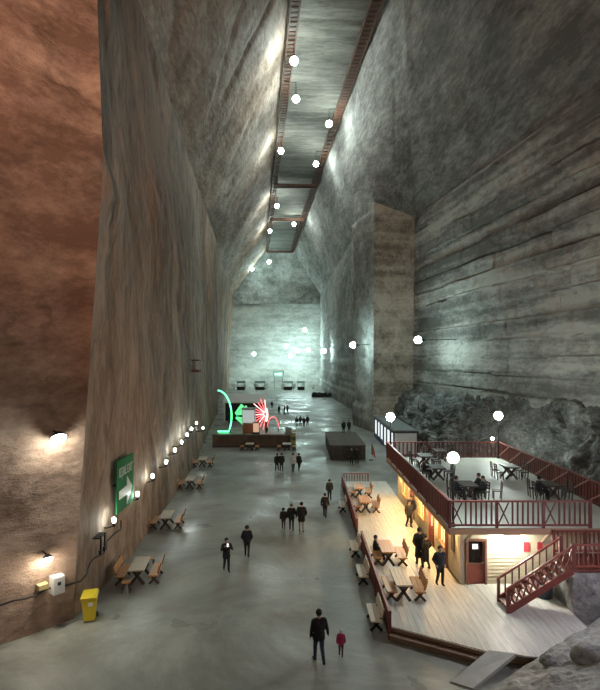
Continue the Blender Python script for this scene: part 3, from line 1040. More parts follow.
# ------------------------------------------------------------------ staircase to the terrace
SX0, SX1, SYN, SYF, ZL = 8.05, 10.55, 20.9, 21.9, 2.1
stair = thing('staircase', 'red-brown wooden staircase with crossed balustrade climbing to the terrace', 'staircase', (SX0, SYN, ZD))
ns = 9
rise, run = (ZL - ZD) / ns, (SX1 - SX0) / ns
for k in range(ns):
    ubox('tread', stair, (run * (k + 0.5), 0.5, rise * (k + 1) - 0.025), (run + 0.04, 0.94, 0.05), RED())
for yy in (0.0, 1.0):
    MB().bar((0.0, yy, 0.08), (SX1 - SX0, yy, ZL - ZD - 0.06), 0.06, 0.26).build('stringer', DRED(), stair)
for yy, style in ((0.0, 'x'), (1.0, 'v')):
    h = 0.92
    hr = MB().bar((-0.05, yy, h), (SX1 - SX0 + 0.05, yy, ZL - ZD + h), 0.09, 0.07).build('handrail', DRED(), stair)
    ubox('newel_post', hr, (0, yy, 0.48), (0.1, 0.1, 0.98), RED())
    ubox('newel_post', hr, (SX1 - SX0, yy, ZL - ZD + 0.48), (0.1, 0.1, 0.98), RED())
    n = 9
    for k in range(n):
        xa, xb = (SX1 - SX0) * k / n, (SX1 - SX0) * (k + 1) / n
        za, zb = (ZL - ZD) * k / n, (ZL - ZD) * (k + 1) / n
        if style == 'x':
            MB().bar((xa, yy, za + 0.16), (xb, yy, zb + h - 0.04), 0.035, 0.05).build('cross_slat', RED(), hr)
            MB().bar((xa, yy, za + h - 0.04), (xb, yy, zb + 0.16), 0.035, 0.05).build('cross_slat', RED(), hr)
        elif k:
            ubox('baluster', hr, (xa, yy, za + h / 2 + 0.05), (0.045, 0.045, h - 0.1), RED())
# landing on a rough stone base, then the last steps to the terrace
ubox('landing', stair, (SX1 - SX0 + 1.35, 0.85, ZL - ZD - 0.05), (2.7, 1.75, 0.1), RED())
for k in range(5):
    ubox('upper_tread', stair, (SX1 - SX0 + 2.7 + 0.25 * (k + 0.5), 0.85, ZL - ZD + 0.2 * (k + 1)), (0.28, 1.7, 0.05), RED())
railing('landing_railing', stair, (SX1 - SX0 + 0.05, 0.0, ZL - ZD), (SX1 - SX0 + 2.7, 0.0, ZL - ZD), 0.95, RED(), DRED(), sp=0.17, post=1.3, cross=False)
railing('landing_rear_railing', stair, (SX1 - SX0 + 0.05, 1.68, ZL - ZD), (SX1 - SX0 + 2.7, 1.68, ZL - ZD), 0.95, RED(), DRED(), sp=0.17, post=1.3, cross=False)


def rocky_box(name, c, s, m, label, cat, amp=0.08, n=12, kind='structure'):
    b = MB()
    vs, fs = [], []
    bm = bmesh.new()
    bmesh.ops.create_cube(bm, size=1.0)
    bmesh.ops.subdivide_edges(bm, edges=bm.edges[:], cuts=n, use_grid_fill=True)
    for v in bm.verts:
        p = Vector((v.co.x * s[0], v.co.y * s[1], v.co.z * s[2]))
        w = p + Vector(c)
        nz = noise.noise_vector(w * 1.4) * amp + noise.noise_vector(w * 4.0) * amp * 0.4
        v.co = p + nz
    me = bpy.data.meshes.new(name)
    bm.to_mesh(me)
    bm.free()
    me.materials.append(m)
    o = link(name, me, None, c)
    tag(o, label, cat, None, kind)
    return o


rocky_box('wall_landing_base', (12.2, 21.72, 0.98), (3.2, 1.62, 2.0), M_MOUND, 'grey stone base under the stair landing', 'wall', 0.06)
# boulders
for px, py, z0, sz, w in ((589, 668, 1.0, 0.44, 'dark rounded boulder on the salt mound in the foreground'), (548, 676, 0.5, 0.22, 'small pale stone on the salt mound left of the boulder')):
    y = F * (CAMZ - z0) / (py + 8 - HY)
    xx = (px - CX) * y / F
    bm = bmesh.new()
    bmesh.ops.create_icosphere(bm, subdivisions=4, radius=1.0)
    for v in bm.verts:
        q = v.co.copy()
        v.co = Vector((q.x * sz * 1.15, q.y * sz, q.z * sz * 0.75)) * (1 + 0.25 * noise.noise(q * 1.2 + Vector((px, 0, 0))) + 0.06 * noise.noise(q * 4))
    me = bpy.data.meshes.new('boulder')
    bm.to_mesh(me)
    bm.free()
    me.materials.append(M_MOUND)
    me.polygons.foreach_set('use_smooth', [True] * len(me.polygons))
    tag(link('boulder', me, None, (xx, y, mound(xx, y) + sz * 0.35)), w, 'boulder')

# drum under the stairs
dr = thing('plastic_drum', 'dark blue plastic drum standing under the staircase', 'drum', (10.1, 22.35, ZD))
MB().tube([(0, 0, 0), (0, 0, 0.04), (0, 0, 0.3), (0, 0, 0.62), (0, 0, 0.78), (0, 0, 0.82)], [0.3, 0.33, 0.36, 0.36, 0.33, 0.28], 18).build('body', mat('drum_blue', (0.018, 0.028, 0.06), 0.35), dr, smooth=True)
MB().tube([(0, 0, 0.80), (0, 0, 0.86)], [0.3, 0.29], 18).build('lid', mat('drum_lid', (0.5, 0.5, 0.52), 0.4), dr)


# ------------------------------------------------------------------ furniture
def make_table(label, loc, rz, top, legs, ln=1.7, w=0.72, h=0.75, group=None, boards=4):
    t = thing('wooden_table', label, 'table', loc, rz, group)
    bw = w / boards
    for k in range(boards):
        ubox('top_board', t, (-w / 2 + bw * (k + 0.5), 0, h - 0.02), (bw - 0.008, ln, 0.06), top)
    for sy in (-1, 1):
        y = sy * (ln / 2 - 0.25)
        lg = MB()
        lg.bar((-w * 0.42, y, 0.02), (w * 0.30, y, h - 0.07), 0.08, 0.12)
        lg.bar((w * 0.42, y, 0.02), (-w * 0.30, y, h - 0.07), 0.08, 0.12)
        lg.build('crossed_leg', legs, t)
        ubox('batten', t, (0, y, h - 0.07), (w * 0.86, 0.08, 0.06), legs)
    ubox('stretcher', t, (0, 0, h * 0.48), (0.06, ln - 0.5, 0.09), legs)
    return t


def make_bench(label, loc, rz, m, legs, ln=1.6, back=True, group=None):
    """Bench facing +x of its own frame, length along y."""
    t = thing('wooden_bench', label, 'bench', loc, rz, group)
    for k in range(2):
        ubox('seat_board', t, (-0.11 + 0.22 * k, 0, 0.44), (0.21, ln, 0.06), m)
    for sy in (-1, 1):
        y = sy * (ln / 2 - 0.22)
        lg = MB()
        lg.bar((0.2, y, 0.02), (-0.16, y, 0.42), 0.08, 0.09)
        lg.bar((-0.22, y, 0.02), (0.16, y, 0.42), 0.08, 0.09)
        if back:
            lg.bar((-0.16, y, 0.36), (-0.30, y, 0.92), 0.05, 0.06)
        lg.build('leg_frame', legs, t)
    if back:
        for z, x_ in ((0.66, -0.205), (0.83, -0.248)):
            o = ubox('back_board', t, (x_, 0, z), (0.045, ln, 0.165), m, (0, -0.24, 0))
    return t


def make_stool(label, loc, rz, m):
    t = thing('wooden_stool', label, 'stool', loc, rz)
    ubox('seat', t, (0, 0, 0.44), (0.36, 0.34, 0.04), m)
    for sx in (-1, 1):
        for sy in (-1, 1):
            MB().bar((sx * 0.16, sy * 0.15, 0.0), (sx * 0.12, sy * 0.11, 0.42), 0.04, 0.04).build('leg', DARKW(), t)
    return t


# left side tables
LT = [((-7.45, 25.1, 0), 0.10, 'nearest'), ((-8.15, 33.1, 0), 0.08, 'second'), ((-8.75, 43.2, 0), 0.07, 'third'), ((-9.35, 52.0, 0), 0.05, 'farthest')]
for (loc, rz, w) in LT:
    make_table('wooden picnic table by the left wall, %s of the four' % w, loc, rz, PALEW(), DARKW(), group='picnic tables along the left wall')
    v = Matrix.Rotation(rz, 4, 'Z')
    for sx, wd in ((-1, 'wall side'), (1, 'hall side')):
        q = Vector(loc) + v @ Vector((0.74 * sx, 0, 0))
        make_bench('orange wooden bench with back on the %s of the %s left picnic table' % (wd, w), q, rz + (0 if sx < 0 else math.pi), WOOD(), DARKW(), group='benches at the left picnic tables')
make_stool('orange stool at the near end of the nearest left picnic table', (-7.65, 23.75, 0), 0.15, WOOD())
make_stool('orange stool at the far end of the nearest left picnic table', (-7.35, 26.6, 0), 0.1, WOOD())
for x_, y_, w in ((-5.7, 61.2, 'left'), (-1.5, 61.2, 'right')):
    make_table('small table in front of the brown barrier, the %s one' % w, (x_, y_, 0), 0.0, WHITEP() if w == 'right' else PALEW(), DARKW(), 1.2, 0.9, group='tables at the barrier')
    for sx, wd in ((-1, 'left'), (1, 'right')):
        make_bench('low bench on the %s of the %s barrier table' % (wd, w), (x_ + sx * 0.85, y_, 0), 0 if sx < 0 else math.pi, WOOD(), DARKW(), 1.2, False)

# deck tables
DT = [(22.55, 'nearest'), (26.3, 'second'), (35.2, 'third'), (38.9, 'farthest')]
for y_, w in DT:
    make_table('varnished picnic table on the deck, %s of the four' % w, (4.2, y_, ZD), 0.0, PALEW() if w == 'nearest' else WOOD(), DARKW(), 1.75, 0.66, group='picnic tables on the deck')
    make_bench('varnished bench against the fence at the %s deck table' % w, (3.72, y_, ZD), 0, WOOD(), DARKW(), 1.6, False, group='fence side benches on the deck')
    make_bench('varnished bench with back on the open side of the %s deck table' % w, (4.9, y_ + (-0.05), ZD), math.pi - 0.05, WOOD(), DARKW(), 1.6, True, group='open side benches on the deck')
# park benches outside the fence
for y_, w in ((20.85, 'nearest'), (25.0, 'second'), (28.4, 'third'), (36.6, 'farthest')):
    make_bench('pale park bench outside the deck fence, %s of the four' % w, (2.86, y_, 0), math.pi, PALEW(), IRON(), 1.5, True, group='benches outside the deck fence')


def make_chair(label, loc, rz, m, group):
    """Chair facing +y of its own frame."""
    t = thing('wooden_chair', label, 'chair', loc, rz, group)
    ubox('seat', t, (0, 0, 0.44), (0.42, 0.42, 0.04), m)
    for sx in (-1, 1):
        ubox('leg', t, (sx * 0.18, 0.18, 0.21), (0.045, 0.045, 0.42), m)
        MB().bar((sx * 0.18, -0.17, 0.0), (sx * 0.18, -0.24, 0.92), 0.045, 0.045).build('leg', m, t)
    for z in (0.60, 0.74, 0.88):
        ubox('back_slat', t, (0, -0.2 - 0.05 * (z - 0.5), z), (0.36, 0.025, 0.09), m)
    return t


TT = [(8.55, 27.6, 'near table with the seated group'), (8.1, 32.0, 'middle table by the left railing'), (8.3, 35.9, 'far table by the left railing'),
      (12.5, 32.3, 'table by the rock side railing'), (12.75, 27.6, 'table near the stair end'), (9.8, 37.9, 'table at the rear railing')]
for i, (x_, y_, w) in enumerate(TT):
    t = make_table('dark wooden terrace table, the ' + w, (x_, y_, ZT), 0.0, DARKW(), DARKW(), 1.3, 0.8, group='dark terrace tables')
    spots = [(-0.72, 0.3, -math.pi / 2, 'left far'), (-0.72, -0.35, -math.pi / 2, 'left near'), (0.72, 0.3, math.pi / 2, 'right far'), (0.72, -0.35, math.pi / 2, 'right near')]
    for dx, dy, rz, s in spots:
        make_chair('dark wooden chair at the %s side of the %s' % (s, w), (x_ + dx, y_ + dy, ZT), rz + RND.uniform(-0.15, 0.15), DARKW(), 'dark chairs on the terrace')
make_chair('lighter brown chair standing alone right of the seated group', (10.0, 27.4, ZT), math.pi / 2 - 0.2, mat('brown_chair', (0.14, 0.085, 0.06), 0.5), None)

# ------------------------------------------------------------------ left wall fittings
# green sign with arrow
sg = thing('exit_sign', 'green sign with white lettering and a white arrow on the left wall', 'sign', (leftx(26.4) + 0.28, 26.45, 2.98), 0)
GRN = mat('sign_green', (0.016, 0.17, 0.055), 0.85, var=0.06)
SW = mat('sign_white', (0.72, 0.76, 0.70), 0.5, var=0.03)
ubox('board', sg, (0, 0, 1.24), (0.06, 2.5, 2.48), GRN)
# arrow: block arrow towards +y
ar = [(-1.0, 0.62), (-1.0, 1.02), (0.15, 1.06), (0.15, 1.52), (0.95, 0.86), (0.15, 0.12), (0.15, 0.60)]
n_ = len(ar)
MB().add([(0.035, a_[0], a_[1]) for a_ in ar] + [(0.055, a_[0], a_[1]) for a_ in ar],
         [tuple(range(n_, 2 * n_)), tuple(reversed(range(n_)))] + [(i, (i + 1) % n_, n_ + (i + 1) % n_, n_ + i) for i in range(n_)]).build('arrow', SW, sg)


def text_part(name, txt, parent, loc, rot, size, m, sx=1.0):
    cu = bpy.data.curves.new(name, 'FONT')
    cu.body = txt
    cu.size = size
    cu.align_x = 'CENTER'
    cu.extrude = 0.008
    tmp = bpy.data.objects.new('tmp_text', cu)
    C.objects.link(tmp)
    dg = bpy.context.evaluated_depsgraph_get()
    me = bpy.data.meshes.new_from_object(tmp.evaluated_get(dg))
    bpy.data.objects.remove(tmp)
    me.materials.clear()
    me.materials.append(m)
    o = link(name, me, parent, loc)
    o.rotation_euler = rot
    o.scale = (sx, 1, 1)
    return o


text_part('lettering', 'IEȘIRE EXIT', sg, (0.045, 0, 1.66), (math.pi / 2, 0, math.pi / 2), 0.60, SW, 0.66)
for yy in (-0.9, 0.9):
    ubox('mount', sg, (-0.35, yy, 1.3), (0.7, 0.08, 0.08), IRON())

eb = thing('electrical_box', 'white electrical box on the near left wall under the small floodlight', 'box', (-9.22, 20.52, 1.35))
eb.rotation_euler = (0, 0, math.radians(48))
ubox('case', eb, (0, 0.1, 0.33), (0.44, 0.5, 0.66), WHITEP())
ubox('door', eb, (0, -0.16, 0.33), (0.38, 0.02, 0.58), mat('box_door', (0.66, 0.67, 0.66), 0.4, var=0.03))
ubox('marking', eb, (0.0, -0.175, 0.40), (0.12, 0.01, 0.12), BLACK())
jb = thing('junction_box', 'small yellow junction box left of the electrical box', 'box', (-9.6, 20.15, 1.75), math.radians(48))
ubox('case', jb, (0, 0.1, 0), (0.36, 0.45, 0.18), mat('dull_yellow', (0.5, 0.42, 0.2), 0.5))
fx = thing('fire_point', 'dark metal bracket with two hanging tools on the left wall behind the bin', 'bracket', (-8.35, 22.9, 2.4), 0)
ubox('rail', fx, (-0.15, 0, 0.35), (0.3, 0.75, 0.06), IRON())
for yy in (-0.25, 0.2):
    ubox('hook_bar', fx, (0, yy, 0.1), (0.06, 0.08, 0.65), IRON())
    ubox('tool_head', fx, (0, yy, -0.25), (0.09, 0.22, 0.18), IRON())
# cable along the wall
pts = []
for k in range(24):
    s = k / 23
    y_ = 19.0 + 7.0 * s
    pts.append(((leftx(y_) if y_ > 19.3 else -10.95) + 0.35 + 0.12 * math.sin(k), y_, 1.55 + 1.2 * max(0, s - 0.28) + 0.05 * math.sin(k * 1.7)))
tag(MB().tube(pts, 0.035, 6).build('power_cable', BLACK()), 'dark power cable running along the near left wall', 'cable')
nb = thing('wall_niche_box', 'rusty open box fixed high on the left wall', 'box', at(185, 365, 50.5), 0)
nb.location.x = leftx(50.5) + 0.25
for z in (-0.55, 0.45):
    ubox('shelf', nb, (0.1, 0, z), (0.7, 1.1, 0.25 if z < 0 else 0.12), RUST())
ubox('back_plate', nb, (-0.1, 0, -0.05), (0.06, 1.1, 1.1), RUST())

# yellow wheelie bin
bn = thing('wheelie_bin', 'yellow plastic wheelie bin standing by the left wall', 'bin', (-8.25, 21.2, 0), 0.25)
YEL = mat('bin_yellow', (0.66, 0.52, 0.02), 0.4, var=0.05)
bb = MB()
lo, hi = (0.20, 0.23), (0.275, 0.30)
bb.add([(-lo[0], -lo[1], 0.06), (lo[0], -lo[1], 0.06), (lo[0], lo[1], 0.06), (-lo[0], lo[1], 0.06), (-hi[0], -hi[1], 0.98), (hi[0], -hi[1], 0.98), (hi[0], hi[1], 0.98), (-hi[0], hi[1], 0.98)],
       [(3, 2, 1, 0), (4, 5, 6, 7), (0, 1, 5, 4), (1, 2, 6, 5), (2, 3, 7, 6), (3, 0, 4, 7)])
bb.box((0, 0, 0.95), (0.60, 0.66, 0.07))
bb.build('body', YEL, bn)
lid = MB()
lid.add([(-0.31, -0.36, 0.99), (0.31, -0.36, 0.99), (0.31, 0.36, 0.99), (-0.31, 0.36, 0.99), (-0.26, -0.30, 1.06), (0.26, -0.30, 1.06), (0.26, 0.30, 1.09), (-0.26, 0.30, 1.09)],
        [(3, 2, 1, 0), (4, 5, 6, 7), (0, 1, 5, 4), (1, 2, 6, 5), (2, 3, 7, 6), (3, 0, 4, 7)])
lid.build('lid', YEL, bn)
for sx in (-1, 1):
    MB().tube([(sx * 0.22, 0.26, 0.1), (sx * 0.28, 0.26, 0.1)], 0.1, 14).build('wheel', BLACK(), bn)
MB().tube([(-0.25, 0.37, 0.98), (0.25, 0.37, 0.98)], 0.02, 8).build('handle', YEL, bn)
ubox('sticker', bn, (0.06, -0.292, 0.72), (0.16, 0.012, 0.14), WHITEP())

# ------------------------------------------------------------------ middle distance
BAR = mat('barrier_brown', (0.10, 0.062, 0.04), 0.7, var=0.35, scale=1.2)


def barrier(name, label, x0, x1, y0, y1, h, m):
    """Low plastered wall with a coping and a plinth."""
    t = thing(name, label, 'low wall', ((x0 + x1) / 2, (y0 + y1) / 2, 0))
    sx, sy = x1 - x0, y1 - y0
    rb = MB().box((0, 0, h / 2), (sx, sy, h))
    rb.build('body', m, t)
    ubox('coping', t, (0, 0, h + 0.04), (sx + 0.12, sy + 0.12, 0.08), mat('barrier_top', (0.075, 0.05, 0.037), 0.8, var=0.3))
    ubox('plinth', t, (0, 0, 0.12), (sx + 0.06, sy + 0.06, 0.24), DARKW())
    return t


barrier('barrier_wall', 'long brown low wall in front of the coloured rides', -10.2, -1.1, 63.0, 63.7, 1.35, BAR)
barrier('barrier_return', 'short brown low wall running back beside the passage', -1.75, -1.1, 63.9, 70, 1.35, BAR)
ye = thing('end_post', 'yellow and green striped post at the end of the long low wall', 'post', (-0.75, 62.8, 0))
for k in range(4):
    ubox('band', ye, (0, 0, 0.25 + 0.42 * k), (0.5, 0.5, 0.42), mat('post_yellow', (0.32, 0.28, 0.06), 0.6) if k % 2 else mat('post_green', (0.07, 0.10, 0.04), 0.6))
ubox('cap', ye, (0, 0, 1.93), (0.6, 0.6, 0.1), mat('post_yellow', (0.32, 0.28, 0.06)))
DK = mat('dark_booth', (0.022, 0.02, 0.02), 0.6, var=0.2)
pl = thing('stage_block', 'dark low platform with brown top at the right of the passage', 'platform', (4.9, 60.5, 0))
ubox('body', pl, (0, 0, 0.7), (3.6, 10.5, 1.4), DK)
ubox('top_board', pl, (0, 0, 1.44), (3.7, 10.6, 0.08), mat('barrier_top', (0.25, 0.17, 0.12)))
for k in range(5):
    ubox('panel_batten', pl, (-1.5 + 0.75 * k, -5.27, 0.7), (0.08, 0.05, 1.35), DARKW())

# kiosk
kx0, kx1, ky0, ky1, kh = 9.85, 12.45, 57.0, 72.0, 2.62
ks = thing('kiosk', 'long white kiosk with dark frame and flat roof behind the terrace', 'kiosk', ((kx0 + kx1) / 2, (ky0 + ky1) / 2, 0))
kw, kl = kx1 - kx0, ky1 - ky0
ubox('body', ks, (0.1, 0, kh / 2), (kw - 0.3, kl - 0.2, kh - 0.1), mat('kiosk_dark', (0.05, 0.055, 0.06), 0.5))
ubox('roof', ks, (0, 0, kh), (kw + 0.2, kl + 0.2, 0.16), mat('roof_dark', (0.05, 0.055, 0.06), 0.5))
ubox('roof_deck', ks, (0, 0, kh + 0.1), (kw - 0.2, kl - 0.2, 0.05), mat('roof_grey', (0.16, 0.17, 0.17), 0.6))
KW = emit('kiosk_lit_panel', (0.85, 0.95, 1.0), 0.8)
ubox('front_panel', ks, (0.02, -kl / 2 + 0.04, 1.35), (kw - 0.3, 0.06, 2.2), mat('kiosk_white', (0.78, 0.82, 0.85), 0.5, var=0.03))
for k in range(6):
    y_ = -kl / 2 + 1.3 + k * 2.5
    ubox('glow_panel', ks, (-kw / 2 + 0.12, y_, 1.3), (0.06, 1.3 if k % 2 else 0.8, 2.0), KW)
    ubox('mullion', ks, (-kw / 2 + 0.1, y_ + 1.25, 1.3), (0.12, 0.14, 2.5), mat('kiosk_frame', (0.03, 0.03, 0.035), 0.4))
ubox('blue_kick_panel', ks, (-kw / 2 + 0.06, 3.5, 0.3), (0.05, 6.0, 0.6), mat('kick_blue', (0.03, 0.06, 0.22), 0.5))
for sx in (-1, 1):
    ubox('corner_post', ks, (sx * (kw / 2 - 0.05), -kl / 2 + 0.04, kh / 2), (0.14, 0.14, kh), mat('kiosk_frame', (0.03, 0.03, 0.035)))

# flag
fg = thing('flag_stand', 'small red and yellow flag drooping on a short pole by the kiosk', 'flag', (7.25, 55.0, 0))
MB().tube([(0, 0, 0), (0, 0, 1.75)], 0.03, 8).build('pole', WHITEP(), fg)
MB().tube([(0, 0, 0), (0, 0, 0.06)], [0.22, 0.2], 12).build('base', IRON(), fg)
for k, (c_, nm) in enumerate((((0.02, 0.04, 0.2), 'blue'), ((0.75, 0.45, 0.05), 'yellow'), ((0.6, 0.05, 0.03), 'red'))):
    b = MB()
    vs, fs = [], []
    for j in range(9):
        for i in range(3):
            u_ = (k + i / 2) / 3
            vs.append((0.03 + 0.42 * u_ * (0.6 + 0.4 * j / 8), 0.07 * math.sin(u_ * 9 + j * 0.5), 1.68 - 1.05 * j / 8 - 0.45 * u_))
    for j in range(8):
        for i in range(2):
            fs.append((j * 3 + i, j * 3 + i + 1, j * 3 + i + 4, j * 3 + i + 3))
    b.add(vs, fs)
    o = b.build('cloth_stripe', mat('flag_' + nm, c_, 0.7), fg)
    sm = o.modifiers.new('thick', 'SOLIDIFY')
    sm.thickness = 0.012

# green lit wheel and red lit fan beyond the barrier
GE = emit('green_neon', (0.10, 1.0, 0.38), 2.6)
GE2 = emit('green_panel_light', (0.04, 0.75, 0.25), 1.0)
RE = emit('red_neon', (1.0, 0.10, 0.12), 2.6)
RE2 = emit('pink_neon', (1.0, 0.45, 0.42), 3.2)
YR = 76.0
wc = at(206, 416, YR)
gw = thing('neon_ride', 'big wheel outlined in green light tubes beside the left wall', 'ride', (wc.x, YR, 0))
zc_ = wc.z
arc = [(3.45 * math.cos(a), 0.0, zc_ + 3.6 * math.sin(a)) for a in [math.radians(-88 + 176 * k / 24) for k in range(25)]]
zmin = min(p[2] for p in arc)
arc = [(1.6 + p[0] * 0.58, p[1], max(p[2], 0.15)) for p in arc]
MB().tube(arc, 0.10, 8).build('rim', GE, gw)
MB().tube([(3.3, 0.3, 0), (3.3, 0.3, zc_ + 0.3)], 0.14, 8).build('mast', IRON(), gw)
for a, s in ((48, 1.0), (31, 1.15), (15, 1.1), (-16, 1.0), (-34, 1.0)):
    r_ = math.radians(a)
    b = MB()
    c0 = Vector((2.6, 0.05, zc_ + 0.0))
    d0, d1 = math.radians(a - 7.5), math.radians(a + 7.5)
    l0, l1 = 0.5, 2.1 * s
    b.add([(3.75 + l0 * math.cos(d0), y_, zc_ + l0 * math.sin(d0)) for y_ in (0, 0.12)] + [(3.75 + l1 * math.cos(d0), y_, zc_ + l1 * math.sin(d0)) for y_ in (0, 0.12)] +
          [(3.75 + l1 * math.cos(d1), y_, zc_ + l1 * math.sin(d1)) for y_ in (0, 0.12)] + [(3.75 + l0 * math.cos(d1), y_, zc_ + l0 * math.sin(d1)) for y_ in (0, 0.12)],
          [(0, 2, 4, 6), (7, 5, 3, 1), (0, 1, 3, 2), (2, 3, 5, 4), (4, 5, 7, 6), (6, 7, 1, 0)])
    b.build('fan_panel', GE2, gw)
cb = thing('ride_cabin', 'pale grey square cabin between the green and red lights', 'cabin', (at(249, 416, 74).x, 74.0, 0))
ubox('body', cb, (0, 0, 2.55), (1.75, 1.6, 1.9), mat('cabin_grey', (0.45, 0.50, 0.50), 0.5, var=0.06))
ubox('roof', cb, (0, 0, 3.56), (1.95, 1.8, 0.12), mat('cabin_roof', (0.3, 0.33, 0.33), 0.5))
ubox('glow_panel', cb, (0, -0.82, 2.55), (1.6, 0.04, 1.7), emit('cabin_face_glow', (0.75, 0.9, 0.9), 0.3))  # weak glow added so the unlit grey face reads bright
for sx in (-1, 1):
    ubox('leg', cb, (sx * 0.7, 0, 0.8), (0.2, 1.4, 1.6), mat('orange_base', (0.36, 0.16, 0.08), 0.6))
ubox('front_board', cb, (0.1, -0.7, 0.9), (1.2, 0.1, 1.4), mat('orange_base', (0.36, 0.16, 0.08)))
rf = thing('light_fan', 'fan of red and pink light tubes beside the grey cabin', 'ride', (at(266, 414, 75.5).x, 75.5, 0))
zr = at(266, 414, 75.5).z
MB().tube([(0, 0.15, 0), (0, 0.15, zr)], 0.12, 8).build('mast', IRON(), rf)
for k, a in enumerate(range(95, 266, 15)):
    r_ = math.radians(a)
    ln = 2.0 + 0.25 * (k % 2)
    MB().tube([(0.25 * math.cos(r_), 0, zr + 0.25 * math.sin(r_)), (ln * math.cos(r_), 0, max(0.1, zr + ln * math.sin(r_)))], 0.05, 6).build('light_tube', RE if k % 3 else RE2, rf)
MB().tube([(0.15 * math.sin(q), 0, zr - 1.0 + 0.25 * k) for k, q in enumerate((0, .6, 1.2, 1.57, 1.57, 1.2, .6, 0))], 0.14, 8).build('bright_core', RE2, rf)
rf2 = thing('red_light_gate', 'low red lit arch right of the light fan', 'ride', (at(273, 425, 77).x, 77.0, 0))
MB().tube([(0.8 * math.cos(math.radians(a)), 0, 0.6 + 1.5 * math.sin(math.radians(a))) for a in range(0, 181, 20)], 0.07, 6).build('arch_tube', emit('deep_red_neon', (0.9, 0.02, 0.05), 1.2), rf2)
for sx in (-1, 1):
    ubox('leg', rf2, (0.8 * sx, 0, 0.3), (0.14, 0.14, 0.6), IRON())
wb = thing('wafer_lamp_box', 'warm lit display case low beside the orange base', 'display', (at(256, 428, 72.5).x, 72.5, 0))
ubox('case', wb, (0, 0, 1.15), (0.7, 0.5, 1.2), emit('warm_case', (1, 0.5, 0.3), 0.45))
ubox('plinth', wb, (0, 0, 0.27), (1.0, 0.6, 0.55), DARKW())
ubox('roof', wb, (0, 0, 1.8), (0.8, 0.6, 0.1), DARKW())
aw = thing('awning_booth', 'dark booth with a white awning behind the coloured lights', 'booth', (at(246, 410, 92).x, 92.0, 0))
ubox('body', aw, (0, 0, 1.6), (6.6, 3.0, 3.2), DK)
ubox('counter', aw, (0, -1.6, 1.1), (6.2, 0.5, 0.1), DARKW())
b = MB()
b.add([(-3.6, -2.4, 3.3), (3.6, -2.4, 3.3), (3.6, 1.6, 4.4), (-3.6, 1.6, 4.4), (-3.6, -2.4, 3.05), (3.6, -2.4, 3.05), (3.6, 1.6, 4.2), (-3.6, 1.6, 4.2)],
      [(0, 1, 2, 3), (7, 6, 5, 4), (0, 4, 5, 1), (1, 5, 6, 2), (2, 6, 7, 3), (3, 7, 4, 0)])
b.build('awning', WHITEP(), aw)
for sx in (-1, 1):
    ubox('awning_post', aw, (3.4 * sx, -2.2, 1.55), (0.1, 0.1, 3.1), WHITEP())
# dark stalls and barrier near the end wall
for k, (px, w) in enumerate(((241, 2.6), (260, 3.2), (288, 3.0), (301, 2.4))):
    t = thing('market_stall', 'dark stall with a pitched roof before the end wall, %s from the left' % ORD[k], 'stall', ((px - CX) * 184 / F, 184, 0))
    ubox('counter', t, (0, 0, 0.55), (w, 1.6, 1.1), DK)
    for sx in (-1, 1):
        ubox('post', t, (sx * w * 0.46, 0.6, 1.2), (0.12, 0.12, 2.4), DARKW())
    MB().add([(-w * .55, -1, 2.3), (w * .55, -1, 2.3), (w * .55, 1, 2.3), (-w * .55, 1, 2.3), (-w * .55, 0, 3.1), (w * .55, 0, 3.1)],
             [(0, 1, 5, 4), (2, 3, 4, 5), (0, 4, 3), (1, 2, 5), (3, 2, 1, 0)]).build('roof', mat('stall_roof', (0.10, 0.13, 0.12), 0.6), t)
hb = thing('planter_barrier', 'long dark planter barrier on the far floor before the right wall', 'barrier', (5.9, 148, 0))
ubox('trough', hb, (0, 0, 0.4), (5.4, 0.8, 0.8), DK)
b = MB()
for k in range(40):
    b.sphere((RND.uniform(-2.6, 2.6), RND.uniform(-0.3, 0.3), 0.9 + RND.uniform(-0.1, 0.25)), RND.uniform(0.18, 0.32), 6, 4)
b.build('hedge', mat('hedge_dark', (0.02, 0.03, 0.022), 0.8), hb)
# lit exit sign on the end wall
es = thing('lit_exit_sign', 'glowing green exit sign with a pale arrow on the end wall', 'sign', at(278.5, 374, 191), 0)
ubox('box', es, (0, 0, 0), (3.7, 0.4, 2.2), mat('sign_case', (0.01, 0.10, 0.06), 0.5))
ubox('face', es, (0, -0.23, 0), (3.3, 0.06, 1.85), emit('exit_green', (0.03, 0.6, 0.33), 0.4))
MB().add([(-1.3, -0.3, -0.22), (0.3, -0.3, -0.22), (0.3, -0.3, -0.6), (1.2, -0.3, 0), (0.3, -0.3, 0.6), (0.3, -0.3, 0.22), (-1.3, -0.3, 0.22)], [(0, 1, 2, 3, 4, 5, 6)]).build('arrow', emit('exit_pale', (0.55, 1.0, 0.85), 1.5), es)
for sx in (-1, 1):
    ubox('post', es, (sx * 1.4, 0.1, -(es.location.z + 1.1) / 2), (0.14, 0.14, es.location.z - 1.1), IRON())


